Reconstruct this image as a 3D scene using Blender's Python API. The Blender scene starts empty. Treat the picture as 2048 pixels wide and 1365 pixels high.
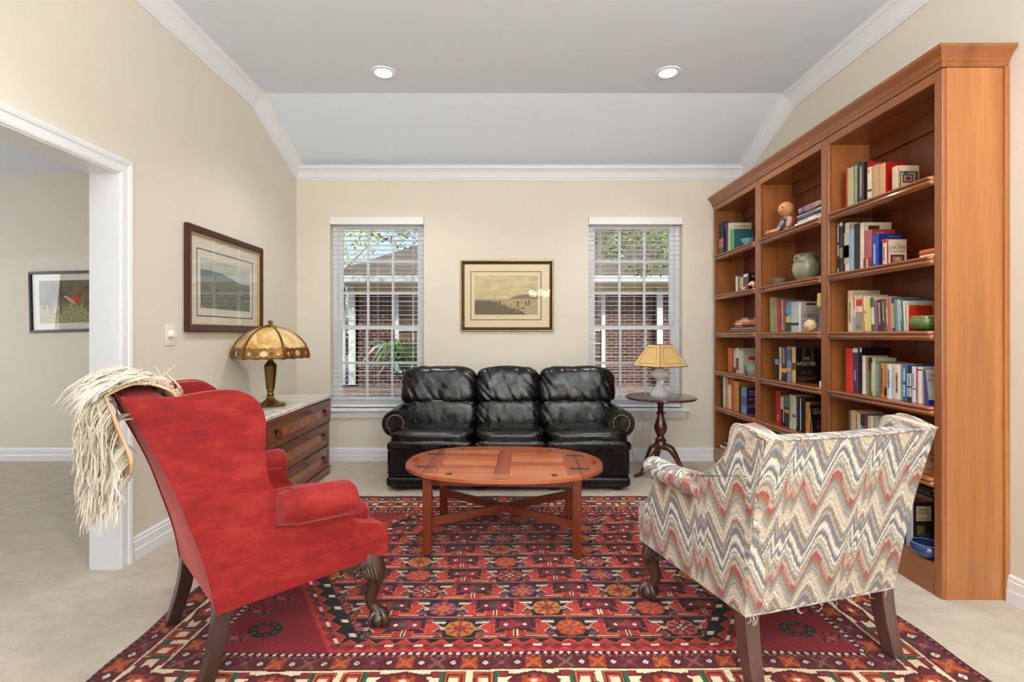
import bpy, bmesh, math, random
import numpy as np
from mathutils import Vector, Matrix, noise
random.seed(7)
rng = np.random.default_rng(7)
S = bpy.context.scene
COL = bpy.context.collection
R = math.radians
pi = math.pi

# ---------------------------------------------------------------- camera, world, lights
cd = bpy.data.cameras.new('camera')
cam = bpy.data.objects.new('camera', cd)
COL.objects.link(cam)
cd.sensor_width = 36
cd.lens = 36 * 1000 / 2048
cd.shift_x = 16 / 2048
cd.shift_y = -13.5 / 2048
cd.clip_start = 0.02
cam.location = (0, 0, 1.22)
cam.rotation_euler = (pi / 2, 0, 0)
S.camera = cam

S.view_settings.view_transform = 'Standard'
S.view_settings.look = 'None'
S.view_settings.gamma = 1
S.view_settings.use_curve_mapping = False
S.view_settings.exposure = 0.0

w = bpy.data.worlds.new('sky')
S.world = w
w.use_nodes = True
wn = w.node_tree.nodes
wl = w.node_tree.links
sky = wn.new('ShaderNodeTexSky')
sky.sky_type = 'NISHITA'
sky.sun_disc = False
sky.sun_elevation = R(50)
sky.sun_rotation = R(120)
sky.air_density = 1.0
sky.dust_density = 5.0
wl.new(sky.outputs[0], wn['Background'].inputs[0])
wn['Background'].inputs[1].default_value = 0.34


def lamp(kind, name, loc, energy, color=(1, 1, 1), aim=None, size=0.1, size_y=None, shape=None, spread=None, blend=None, angle=None):
    d = bpy.data.lights.new(name, kind)
    d.energy = energy
    d.color = color
    o = bpy.data.objects.new(name, d)
    COL.objects.link(o)
    o.location = loc
    if aim is not None:
        v = Vector(aim) - Vector(loc)
        o.rotation_euler = v.to_track_quat('-Z', 'Y').to_euler()
    if kind == 'AREA':
        d.size = size
        d.shape = shape or 'SQUARE'
        if size_y:
            d.shape = 'RECTANGLE'
            d.size_y = size_y
        if spread:
            d.spread = spread
    elif kind == 'SPOT':
        d.shadow_soft_size = size
        d.spot_size = angle
        d.spot_blend = blend if blend is not None else 0.5
    elif kind == 'POINT':
        d.shadow_soft_size = size
    return o


sun = lamp('SUN', 'sun', (8, -6, 12), 5.5, (1.0, 0.9, 0.74), aim=(2.5, 1.5, 3))
sun.data.angle = R(0.6)
# added fill light at two made-up window openings in the wall behind the camera
for wx in (-1.55, 1.86):
    lamp('AREA', 'rear_fill', (wx, -3.05, 1.45), 26, (0.97, 0.98, 1.0), aim=(wx, 5, 1.75), size=0.8, size_y=1.9)
# daylight through the side window of the next room
lamp('AREA', 'side_room_daylight', (-6.5, 3.0, 1.5), 52, (0.96, 0.97, 1.0), aim=(0, 2.2, 0.9), size=1.5, size_y=1.5)
# recessed downlights (two are in view; four unseen ones are added for soft frontal light)
CANS = [(-0.887, 3.68), (1.207, 3.68), (-0.887, 1.5), (1.207, 1.5), (-0.887, -0.8), (1.207, -0.8)]
for cx, cy in CANS:
    lamp('SPOT', 'downlight_beam', (cx, cy, 3.115), 58, (1.0, 0.975, 0.95), aim=(cx, cy, 0), size=0.06, angle=R(128), blend=0.7)
# chandelier behind the camera
CHAND = (0.78, -1.2, 2.00)
for k in range(5):
    a = 2 * pi * k / 5 + 0.3
    lamp('POINT', 'chandelier_bulb', (CHAND[0] + 0.2 * math.cos(a), CHAND[1] + 0.2 * math.sin(a), CHAND[2] + 0.135), 116, (1.0, 0.985, 0.965), size=0.03)


# ---------------------------------------------------------------- helpers
def lin(c):
    out = []
    for x in c[:3]:
        x = x / 255.0
        out.append(x / 12.92 if x <= 0.04045 else ((x + 0.055) / 1.055) ** 2.4)
    return (out[0], out[1], out[2], 1.0)


MATS = {}


class NT:
    def __init__(s, name):
        s.m = bpy.data.materials.new(name)
        s.m.use_nodes = True
        s.n = s.m.node_tree.nodes
        s.l = s.m.node_tree.links
        s.b = s.n['Principled BSDF']
        s.out = s.n['Material Output']

    def node(s, t, **kw):
        nd = s.n.new(t)
        for k, v in kw.items():
            if k.startswith('i_'):
                nd.inputs[k[2:].replace('_', ' ')].default_value = v
            else:
                setattr(nd, k, v)
        return nd

    def link(s, a, b):
        s.l.new(a, b)

    def coord(s, scale=(1, 1, 1), src='Object', rot=(0, 0, 0)):
        t = s.node('ShaderNodeTexCoord')
        mp = s.node('ShaderNodeMapping')
        mp.inputs['Scale'].default_value = scale
        mp.inputs['Rotation'].default_value = rot
        s.link(t.outputs[src], mp.inputs[0])
        return mp.outputs[0]

    def noise(s, vec, scale=5, detail=4, rough=0.55, dist=0):
        n = s.node('ShaderNodeTexNoise')
        n.inputs['Scale'].default_value = scale
        n.inputs['Detail'].default_value = detail
        n.inputs['Roughness'].default_value = rough
        n.inputs['Distortion'].default_value = dist
        if vec is not None:
            s.link(vec, n.inputs['Vector'])
        return n.outputs[0]

    def ramp(s, fac, stops, mode='LINEAR'):
        r = s.node('ShaderNodeValToRGB')
        r.color_ramp.interpolation = mode
        e = r.color_ramp.elements
        while len(e) < len(stops):
            e.new(0.5)
        for k, (p, c) in enumerate(stops):
            e[k].position = p
            e[k].color = c
        s.link(fac, r.inputs[0])
        return r.outputs[0]

    def math(s, op, a, b=None, c=None):
        m = s.node('ShaderNodeMath', operation=op)
        for k, x in enumerate((a, b, c)):
            if x is None:
                continue
            if isinstance(x, (int, float)):
                m.inputs[k].default_value = x
            else:
                s.link(x, m.inputs[k])
        return m.outputs[0]

    def mix(s, fac, a, b, blend='MIX'):
        m = s.node('ShaderNodeMix', data_type='RGBA', blend_type=blend)
        for sock, x in ((m.inputs[0], fac), (m.inputs[6], a), (m.inputs[7], b)):
            if isinstance(x, (int, float)) or isinstance(x, tuple):
                sock.default_value = x
            else:
                s.link(x, sock)
        return m.outputs[2]

    def bump(s, h, strength=0.3, dist=0.01):
        b = s.node('ShaderNodeBump')
        b.inputs['Strength'].default_value = strength
        b.inputs['Distance'].default_value = dist
        s.link(h, b.inputs['Height'])
        s.link(b.outputs[0], s.b.inputs['Normal'])


def mul(c, k):
    return (min(c[0] * k, 1), min(c[1] * k, 1), min(c[2] * k, 1), 1)


def M(name, col, rough=0.5, metal=0, var=None, bump=None, sheen=0, sheen_tint=None, coat=0, spec=None, trans=0, ior=None, emit=0, emit_col=None):
    if name in MATS:
        return MATS[name]
    t = NT(name)
    c = lin(col)
    b = t.b
    b.inputs['Base Color'].default_value = c
    b.inputs['Roughness'].default_value = rough
    b.inputs['Metallic'].default_value = metal
    if spec is not None:
        b.inputs['Specular IOR Level'].default_value = spec
    if coat:
        b.inputs['Coat Weight'].default_value = coat
        b.inputs['Coat Roughness'].default_value = 0.12
    if sheen:
        b.inputs['Sheen Weight'].default_value = sheen
        b.inputs['Sheen Roughness'].default_value = 0.35
        b.inputs['Sheen Tint'].default_value = lin(sheen_tint or (255, 255, 255))
    if trans:
        b.inputs['Transmission Weight'].default_value = trans
    if ior:
        b.inputs['IOR'].default_value = ior
    if emit:
        b.inputs['Emission Color'].default_value = lin(emit_col or col)
        b.inputs['Emission Strength'].default_value = emit
    co = None
    if var or bump:
        co = t.coord()
    if var:
        n = t.noise(co, var[0], 4)
        t.link(t.ramp(n, [(0.3, mul(c, 1 - var[1])), (0.7, mul(c, 1 + var[1]))]), b.inputs['Base Color'])
    if bump:
        t.bump(t.noise(co, bump[0], 3), bump[1], bump[2] if len(bump) > 2 else 0.005)
    MATS[name] = t.m
    return t.m


def wood(name, stops, axis='z', scale=9.0, rough=0.35, coat=0.0, stretch=0.05, fine=0.25):
    if name in MATS:
        return MATS[name]
    t = NT(name)
    sc = [scale] * 3
    sc['xyz'.index(axis)] = scale * stretch
    co = t.coord(tuple(sc))
    n = t.noise(co, 1.0, 5, 0.6, 0.8)
    colr = t.ramp(n, [(p, lin(c)) for p, c in stops])
    sc2 = [scale * 14] * 3
    sc2['xyz'.index(axis)] = scale * 0.5
    f = t.noise(t.coord(tuple(sc2)), 1.0, 3, 0.6)
    fr = t.ramp(f, [(0.3, (1 - fine, 1 - fine, 1 - fine, 1)), (0.65, (1, 1, 1, 1))])
    t.link(t.mix(1.0, colr, fr, 'MULTIPLY'), t.b.inputs['Base Color'])
    t.b.inputs['Roughness'].default_value = rough
    if coat:
        t.b.inputs['Coat Weight'].default_value = coat
        t.b.inputs['Coat Roughness'].default_value = 0.1
    MATS[name] = t.m
    return t.m


def glass_sheet(name, ior=1.5, tint=(1, 1, 1, 1)):
    if name in MATS:
        return MATS[name]
    t = NT(name)
    t.n.remove(t.b)
    tr = t.node('ShaderNodeBsdfTransparent')
    tr.inputs[0].default_value = tint
    gl = t.node('ShaderNodeBsdfGlossy')
    gl.inputs['Roughness'].default_value = 0.0
    fr = t.node('ShaderNodeFresnel')
    fr.inputs[0].default_value = ior
    geo = t.node('ShaderNodeNewGeometry')
    mx = t.node('ShaderNodeMixShader')
    # the sheet has two faces; only the one towards the viewer mirrors
    t.link(t.math('MULTIPLY', fr.outputs[0], t.math('SUBTRACT', 1.0, geo.outputs['Backfacing'])), mx.inputs[0])
    t.link(tr.outputs[0], mx.inputs[1])
    t.link(gl.outputs[0], mx.inputs[2])
    t.link(mx.outputs[0], t.out.inputs[0])
    MATS[name] = t.m
    return t.m


def tag(o, label=None, cat=None, group=None, kind=None):
    if label:
        o['label'] = label
    if cat:
        o['category'] = cat
    if group:
        o['group'] = group
    if kind:
        o['kind'] = kind
    return o


def thing(name, label, cat, loc=(0, 0, 0), rz=0.0, group=None, kind=None):
    o = bpy.data.objects.new(name, None)
    COL.objects.link(o)
    o.empty_display_size = 0.1
    o.location = loc
    o.rotation_euler = (0, 0, rz)
    return tag(o, label, cat, group, kind)


def catmull(pts, n=8, closed=False):
    P = [Vector(p) for p in pts]
    out = []
    m = len(P)
    rngs = range(m) if closed else range(m - 1)
    for i in rngs:
        p0 = P[(i - 1) % m] if (closed or i > 0) else P[0] * 2 - P[1]
        p1 = P[i]
        p2 = P[(i + 1) % m]
        p3 = P[(i + 2) % m] if (closed or i + 2 < m) else P[-1] * 2 - P[-2]
        for k in range(n):
            t = k / n
            out.append(0.5 * ((2 * p1) + (p2 - p0) * t + (2 * p0 - 5 * p1 + 4 * p2 - p3) * t * t + (3 * p1 - p0 - 3 * p2 + p3) * t ** 3))
    if not closed:
        out.append(P[-1])
    return out


def lerp_list(vals, n):
    x = np.linspace(0, len(vals) - 1, n)
    return list(np.interp(x, range(len(vals)), vals))


class MB:
    def __init__(s):
        s.v = []
        s.f = []
        s.m = []

    def add(s, vs, fs, mi=0):
        k = len(s.v)
        s.v += [tuple(v) for v in vs]
        s.f += [tuple(i + k for i in f) for f in fs]
        s.m += [mi] * len(fs)
        return s

    def box(s, x0, x1, y0, y1, z0, z1, mi=0, T=None):
        vs = [Vector((x, y, z)) for z in (z0, z1) for y in (y0, y1) for x in (x0, x1)]
        if T is not None:
            vs = [T @ v for v in vs]
        return s.add(vs, [(0, 1, 3, 2), (4, 6, 7, 5), (0, 4, 5, 1), (2, 3, 7, 6), (0, 2, 6, 4), (1, 5, 7, 3)], mi)

    def loft(s, rings, mi=0, caps=True, closed=True):
        k = len(rings[0])
        vs = [p for r in rings for p in r]
        fs = []
        for i in range(len(rings) - 1):
            for j in range(k if closed else k - 1):
                a = i * k + j
                b = i * k + (j + 1) % k
                fs.append((a, b, b + k, a + k))
        if caps and closed:
            fs.append(tuple(range(k))[::-1])
            fs.append(tuple(range((len(rings) - 1) * k, len(rings) * k)))
        return s.add(vs, fs, mi)

    def lathe(s, prof, seg=24, c=(0, 0, 0), mi=0, caps=True, T=None):
        rings = []
        for r, z in prof:
            ring = [Vector((c[0] + r * math.cos(2 * pi * j / seg), c[1] + r * math.sin(2 * pi * j / seg), c[2] + z)) for j in range(seg)]
            if T is not None:
                ring = [T @ p for p in ring]
            rings.append(ring)
        return s.loft(rings, mi, caps)

    def tube(s, pts, r, seg=8, mi=0, sc=(1, 1), up=None):
        P = [Vector(p) for p in pts]
        n = len(P)
        rr = r if isinstance(r, (list, tuple)) else [r] * n
        if len(rr) != n:
            rr = lerp_list(rr, n)
        rings = []
        prev = None
        for i in range(n):
            d = (P[min(i + 1, n - 1)] - P[max(i - 1, 0)])
            if d.length < 1e-9:
                d = Vector((0, 0, 1))
            d.normalize()
            if prev is None:
                a = Vector(up) if up else (Vector((0, 0, 1)) if abs(d.z) < 0.9 else Vector((1, 0, 0)))
            else:
                a = prev
            a = a - d * a.dot(d)
            if a.length < 1e-6:
                a = d.orthogonal()
            a.normalize()
            b = d.cross(a)
            prev = a
            rings.append([P[i] + (a * math.cos(2 * pi * j / seg) * sc[0] + b * math.sin(2 * pi * j / seg) * sc[1]) * rr[i] for j in range(seg)])
        return s.loft(rings, mi)

    def prism(s, outline, axis, a0, a1, mi=0, fn=None):
        def mk(p, a):
            q = {'x': (a, p[0], p[1]), 'y': (p[0], a, p[1]), 'z': (p[0], p[1], a)}[axis]
            q = Vector(q)
            return fn(q) if fn else q
        n = len(outline)
        return s.loft([[mk(p, a0) for p in outline], [mk(p, a1) for p in outline]], mi)

    def sphere(s, c, r, seg=16, rings=10, sc=(1, 1, 1), mi=0):
        rs = []
        for i in range(rings + 1):
            ph = -pi / 2 + pi * (0.02 + 0.96 * i / rings)
            rs.append([Vector((c[0] + r * sc[0] * math.cos(ph) * math.cos(2 * pi * j / seg), c[1] + r * sc[1] * math.cos(ph) * math.sin(2 * pi * j / seg), c[2] + r * sc[2] * math.sin(ph))) for j in range(seg)])
        return s.loft(rs, mi)

    def grid(s, fn, nu, nv, mi=0, closed_u=False):
        vs = [fn(i / (nu if closed_u else nu - 1), j / (nv - 1)) for j in range(nv) for i in range(nu)]
        fs = []
        for j in range(nv - 1):
            for i in range(nu if closed_u else nu - 1):
                a = j * nu + i
                b = j * nu + (i + 1) % nu
                fs.append((a, b, b + nu, a + nu))
        return s.add(vs, fs, mi)

    def build(s, name, mats, parent=None, smooth=40, bevel=0, bseg=2, world=False, sub=0, solid=0, recalc=True, T=None):
        me = bpy.data.meshes.new(name)
        vs = [Vector(v) for v in s.v]
        if T is not None:
            vs = [T @ v for v in vs]
        if world and parent is not None:
            off = parent.location
            vs = [v - off for v in vs]
        me.from_pydata([tuple(v) for v in vs], [], s.f)
        if not isinstance(mats, (list, tuple)):
            mats = [mats]
        for m in mats:
            me.materials.append(m)
        if len(mats) > 1:
            me.polygons.foreach_set('material_index', s.m)
        if recalc:
            bm = bmesh.new()
            bm.from_mesh(me)
            bmesh.ops.recalc_face_normals(bm, faces=bm.faces)
            bm.to_mesh(me)
            bm.free()
        if smooth:
            me.shade_smooth()
            me.set_sharp_from_angle(angle=R(smooth))
        o = bpy.data.objects.new(name, me)
        COL.objects.link(o)
        if parent is not None:
            o.parent = parent
        if solid:
            md = o.modifiers.new('solid', 'SOLIDIFY')
            md.thickness = solid
            md.offset = 0
        if bevel:
            md = o.modifiers.new('bevel', 'BEVEL')
            md.width = bevel
            md.segments = bseg
            md.limit_method = 'ANGLE'
            md.angle_limit = R(35)
            md.harden_normals = False
        if sub:
            md = o.modifiers.new('sub', 'SUBSURF')
            md.levels = sub
            md.render_levels = sub
        return o


def struct(name, mb, mat, **kw):
    o = mb.build(name, mat, **kw)
    if o.parent is None:
        o['kind'] = 'structure'
    return o


def text_mesh(body, width, height, font_scale=1.0, bold=0.0):
    cu = bpy.data.curves.new('t', 'FONT')
    cu.body = body
    cu.align_x = 'CENTER'
    cu.align_y = 'CENTER'
    cu.resolution_u = 2
    cu.offset = bold
    cu.space_line = 1.0
    o = bpy.data.objects.new('t', cu)
    me = bpy.data.meshes.new_from_object(o)
    bpy.data.objects.remove(o)
    n = len(me.vertices)
    a = np.zeros(n * 3)
    me.vertices.foreach_get('co', a)
    a = a.reshape(-1, 3)
    lo, hi = a.min(0), a.max(0)
    c = (lo + hi) / 2
    d = np.maximum(hi - lo, 1e-6)
    a = (a - c) * np.array([width / d[0], height / d[1], 1])
    a[:, 2] = 0
    me.vertices.foreach_set('co', a.ravel())
    me.update()
    return me


def put_mesh(name, me, mat, parent, origin, xdir, ydir):
    me.materials.clear()
    me.materials.append(mat)
    o = bpy.data.objects.new(name, me)
    COL.objects.link(o)
    x = Vector(xdir)
    y = Vector(ydir)
    z = x.cross(y)
    m = Matrix((x, y, z)).transposed().to_4x4()
    m.translation = Vector(origin)
    me.transform(m)
    o.parent = parent
    return o


def cushion(sx, sy, sz, e=4.0, n=20, wr=0.0, seed=0, crown=0.0, wfreq=(9, 9, 9), folds=None):
    """rounded, stuffed block; half sizes sx, sy, sz"""
    vs = []
    idx = {}
    fs = []

    def vid(p):
        k = tuple(round(x * n) for x in p)
        if k in idx:
            return idx[k]
        x, y, z = p
        L = (abs(x) ** e + abs(y) ** e + abs(z) ** e) ** (1 / e)
        q = Vector((x / L, y / L, z / L))
        if crown:
            q.z *= 1 + crown * (1 - q.x ** 2) * (1 - q.y ** 2)
        v = Vector((q.x * sx, q.y * sy, q.z * sz))
        if wr:
            w_ = Vector((v.x * wfreq[0] + seed * 7.3, v.y * wfreq[1], v.z * wfreq[2]))
            d = noise.noise(w_) * wr + abs(noise.noise(w_ * 1.9)) * -wr * 0.8
            nn = Vector((q.x / sx, q.y / sy, q.z / sz)).normalized()
            if folds:
                # creases gathered at the lower edge and the two ends
                amp, fx = folds
                low = max(0.0, -q.z) ** 1.2
                end = max(0.0, abs(q.x) - 0.45) * 1.6
                r1_ = 1 - min(1.0, abs(noise.noise(Vector((v.x * fx + v.z * 4 + seed, v.z * 2.0, seed)))) * 5.0)
                r2_ = 1 - min(1.0, abs(noise.noise(Vector((v.x * 3, v.z * fx * 0.9 + v.x * 9, seed + 5)))) * 5.0)
                d -= amp * (r1_ * (0.15 + low) + r2_ * end)
            v += nn * d
        idx[k] = len(vs)
        vs.append(v)
        return idx[k]
    g = [(-1 + 2 * i / n) for i in range(n + 1)]
    for ax in range(3):
        for sg in (-1, 1):
            for i in range(n):
                for j in range(n):
                    quad = []
                    for (a, b) in ((i, j), (i + 1, j), (i + 1, j + 1), (i, j + 1)):
                        p = [0, 0, 0]
                        p[ax] = sg
                        p[(ax + 1) % 3] = g[a]
                        p[(ax + 2) % 3] = g[b]
                        quad.append(vid(p))
                    fs.append(tuple(quad))
    return vs, fs


WHITE = M('white_trim', (236, 240, 244), 0.35)
WALLM = M('wall_paint', (226, 219, 204), 0.7, var=(1.3, 0.015), bump=(160, 0.05, 0.002))
CEILM = M('ceiling_paint', (228, 239, 250), 0.85, bump=(120, 0.05, 0.002))
DARK = M('slot_and_paint_black', (14, 12, 12), 0.6)  # shade of slots and holes as colour; also plain face paint and wick
BRASS = M('aged_brass', (120, 96, 48), 0.35, 0.9)
IRON = M('dark_iron', (40, 36, 33), 0.4, 0.8)
# ---------------------------------------------------------------- room shell
XL, XR, YB = -2.0, 2.31, 4.82
YR = -3.2
ZC, ZL = 3.15, 2.83       # flat ceiling; where the sloped part meets the back wall
YS = 4.0                  # where the slope starts
WT = 0.14

# carpet: one floor through both rooms
t = NT('cut_pile_carpet')
co = t.coord()
n1 = t.noise(co, 170, 4, 0.75)
n2 = t.noise(t.coord((1, 1.5, 1)), 7, 7, 0.7, 0.3)
base = t.ramp(n2, [(0.3, lin((196, 183, 165))), (0.7, lin((222, 208, 187)))])
fine = t.ramp(n1, [(0.3, (0.74, 0.73, 0.72, 1)), (0.6, (1, 1, 1, 1))])
t.link(t.mix(1.0, base, fine, 'MULTIPLY'), t.b.inputs['Base Color'])
t.b.inputs['Roughness'].default_value = 0.95
t.b.inputs['Specular IOR Level'].default_value = 0.1
t.b.inputs['Sheen Weight'].default_value = 0.25
t.bump(t.math('ADD', n1, t.math('MULTIPLY', t.noise(co, 75, 4, 0.7), 1.2)), 0.55, 0.010)
CARPET = t.m
struct('floor', MB().box(-6.6, XR + 0.15, YR - 0.15, YB + 0.2, -0.12, 0), CARPET, smooth=0)

# window openings in the back wall
WIN = [(-1.677, -0.771), (0.815, 1.72)]
WZ0, WZ1 = 0.50, 2.35
b = MB()
xs = [XL - WT] + [x for wi in WIN for x in wi] + [XR + 0.15]
for k in range(0, 6, 2):
    b.box(xs[k], xs[k + 1], YB, YB + 0.2, 0, 3.5)
for (x0, x1) in WIN:
    b.box(x0, x1, YB, YB + 0.2, 0, WZ0)
    b.box(x0, x1, YB, YB + 0.2, WZ1, 3.5)
struct('wall_back', b, WALLM, smooth=0)
# left wall with the cased opening
OY0, OY1, OZ = -0.45, 2.605, 2.07
b = MB()
b.box(XL - WT, XL, OY1, YB, 0, 3.5)
b.box(XL - WT, XL, OY0, OY1, OZ, 3.5)
b.box(XL - WT, XL, YR, OY0, 0, 3.5)
struct('wall_left', b, WALLM, smooth=0)
struct('wall_right', MB().box(XR, XR + 0.15, YR, YB, 0, 3.5), WALLM, smooth=0)
b = MB()
rx = [XL - WT]
for wx in (-1.55, 1.86):
    rx += [wx - 0.42, wx + 0.42]
rx.append(XR + 0.15)
for k in range(0, 6, 2):
    b.box(rx[k], rx[k + 1], YR - 0.15, YR, 0, 3.5)
for k in range(1, 5, 2):
    b.box(rx[k], rx[k + 1], YR - 0.15, YR, 0, 0.45)
    b.box(rx[k], rx[k + 1], YR - 0.15, YR, 2.45, 3.5)
struct('wall_rear', b, WALLM, smooth=0)
# ceiling: flat, then sloping down to the back wall
b = MB()
prof = [(YR, ZC), (YS, ZC), (YB, ZL), (YB, 3.5), (YR, 3.5)]
b.prism(prof, 'x', XL, XR)
struct('ceiling', b, CEILM, smooth=0)
# the next room
struct('wall_hall_back', MB().box(-6.6, XL - WT, YB, YB + 0.2, 0, 3.0), WALLM, smooth=0)
b = MB()
b.box(-6.7, -6.55, YR, 2.25, 0, 3.0)
b.box(-6.7, -6.55, 3.75, YB, 0, 3.0)
b.box(-6.7, -6.55, 2.25, 3.75, 0, 0.75)
b.box(-6.7, -6.55, 2.25, 3.75, 2.25, 3.0)
struct('wall_hall_left', b, WALLM, smooth=0)
struct('wall_hall_rear', MB().box(-6.6, XL - WT, YR - 0.15, YR, 0, 3.0), WALLM, smooth=0)
struct('ceiling_hall', MB().box(-6.6, XL - WT, YR, YB, 2.78, 2.95), M('hall_ceiling_paint', (222, 228, 238), 0.85), smooth=0)

# crown moulding: profile (out from wall, down from ceiling) swept along each wall top
CR = [(0, -0.125), (0.012, -0.125), (0.016, -0.112), (0.024, -0.105), (0.030, -0.088), (0.045, -0.055), (0.066, -0.032), (0.078, -0.026), (0.080, -0.012), (0.088, -0.008), (0.088, 0), (0, 0)]


def crown_side(name, xw, sgn):
    path = [(YR, ZC), (YS, ZC), (YB, ZL)]
    # downward offsets are square to each ceiling run; mitred at the bend
    a = math.atan2(ZL - ZC, YB - YS)
    dirs = [(0, 1), (math.sin(-a / 2) / math.cos(a / 2), 1), (math.tan(-a), 1)]
    rings = []
    for (y, z), (dy, dz) in zip(path, dirs):
        if y == YB:
            rings.append([Vector((xw + sgn * p, y, z + q / math.cos(a))) for p, q in CR])
        else:
            rings.append([Vector((xw + sgn * p, y + q * dy, z + q)) for p, q in CR])
    struct(name, MB().loft(rings), WHITE, smooth=0)


crown_side('trim_1', XL, 1)
crown_side('trim_2', XR, -1)
struct('trim_3', MB().loft([[Vector((x, YB - p, ZL - 0.004 + q)) for p, q in CR] for x in (XL, XR)]), WHITE, smooth=0)

# baseboards
BB = [(0, 0), (0.020, 0), (0.020, 0.055), (0.016, 0.062), (0.016, 0.098), (0.011, 0.104), (0.011, 0.116), (0.006, 0.124), (0, 0.126)]
struct('baseboard_back', MB().loft([[Vector((x, YB - p, q)) for p, q in BB] for x in (XL, XR)]), WHITE, smooth=0)
struct('baseboard_left', MB().loft([[Vector((XL + p, y, q)) for p, q in BB] for y in (OY1 + 0.075, YB)]), WHITE, smooth=0)
struct('baseboard_right', MB().loft([[Vector((XR - p, y, q)) for p, q in BB] for y in (YR, 2.28)]), WHITE, smooth=0)
struct('baseboard_hall', MB().loft([[Vector((x, YB - p, q)) for p, q in BB] for x in (-6.55, XL - WT)]), WHITE, smooth=0)

# cased opening in the left wall
d = thing('door_1', None, None, (XL, OY1, 0), kind='structure')
b = MB()
b.box(XL - WT - 0.006, XL + 0.004, OY1 - 0.018, OY1 + 0.004, 0, OZ)
b.box(XL - WT - 0.006, XL + 0.004, OY0 - 0.004, OY0 + 0.018, 0, OZ)
b.box(XL - WT - 0.006, XL + 0.004, OY0 + 0.018, OY1 - 0.018, OZ - 0.018, OZ + 0.004)
b.build('jamb', WHITE, d, smooth=0, world=True)
CAS = [(0, 0), (0.0, 0.012), (0.012, 0.016), (0.016, 0.012), (0.045, 0.014), (0.05, 0.020), (0.066, 0.024), (0.074, 0.022), (0.076, 0)]
b = MB()
b.loft([[Vector((XL + q, OY1 - 0.010 + p, z + (p if z > 1 else 0))) for p, q in CAS] for z in (0, OZ - 0.008)])
b.loft([[Vector((XL + q, y + (p if y > 1 else -p), OZ - 0.010 + p)) for p, q in CAS] for y in (OY1 - 0.010, OY0 + 0.010)])
b.loft([[Vector((XL + q, OY0 + 0.010 - p, z + (p if z > 1 else 0))) for p, q in CAS] for z in (0, OZ - 0.008)])
b.build('casing', WHITE, d, smooth=0, world=True)


# windows
GLASS = glass_sheet('window_glass', 1.45)
BLIND = M('blind_white', (243, 243, 240), 0.4)


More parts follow.
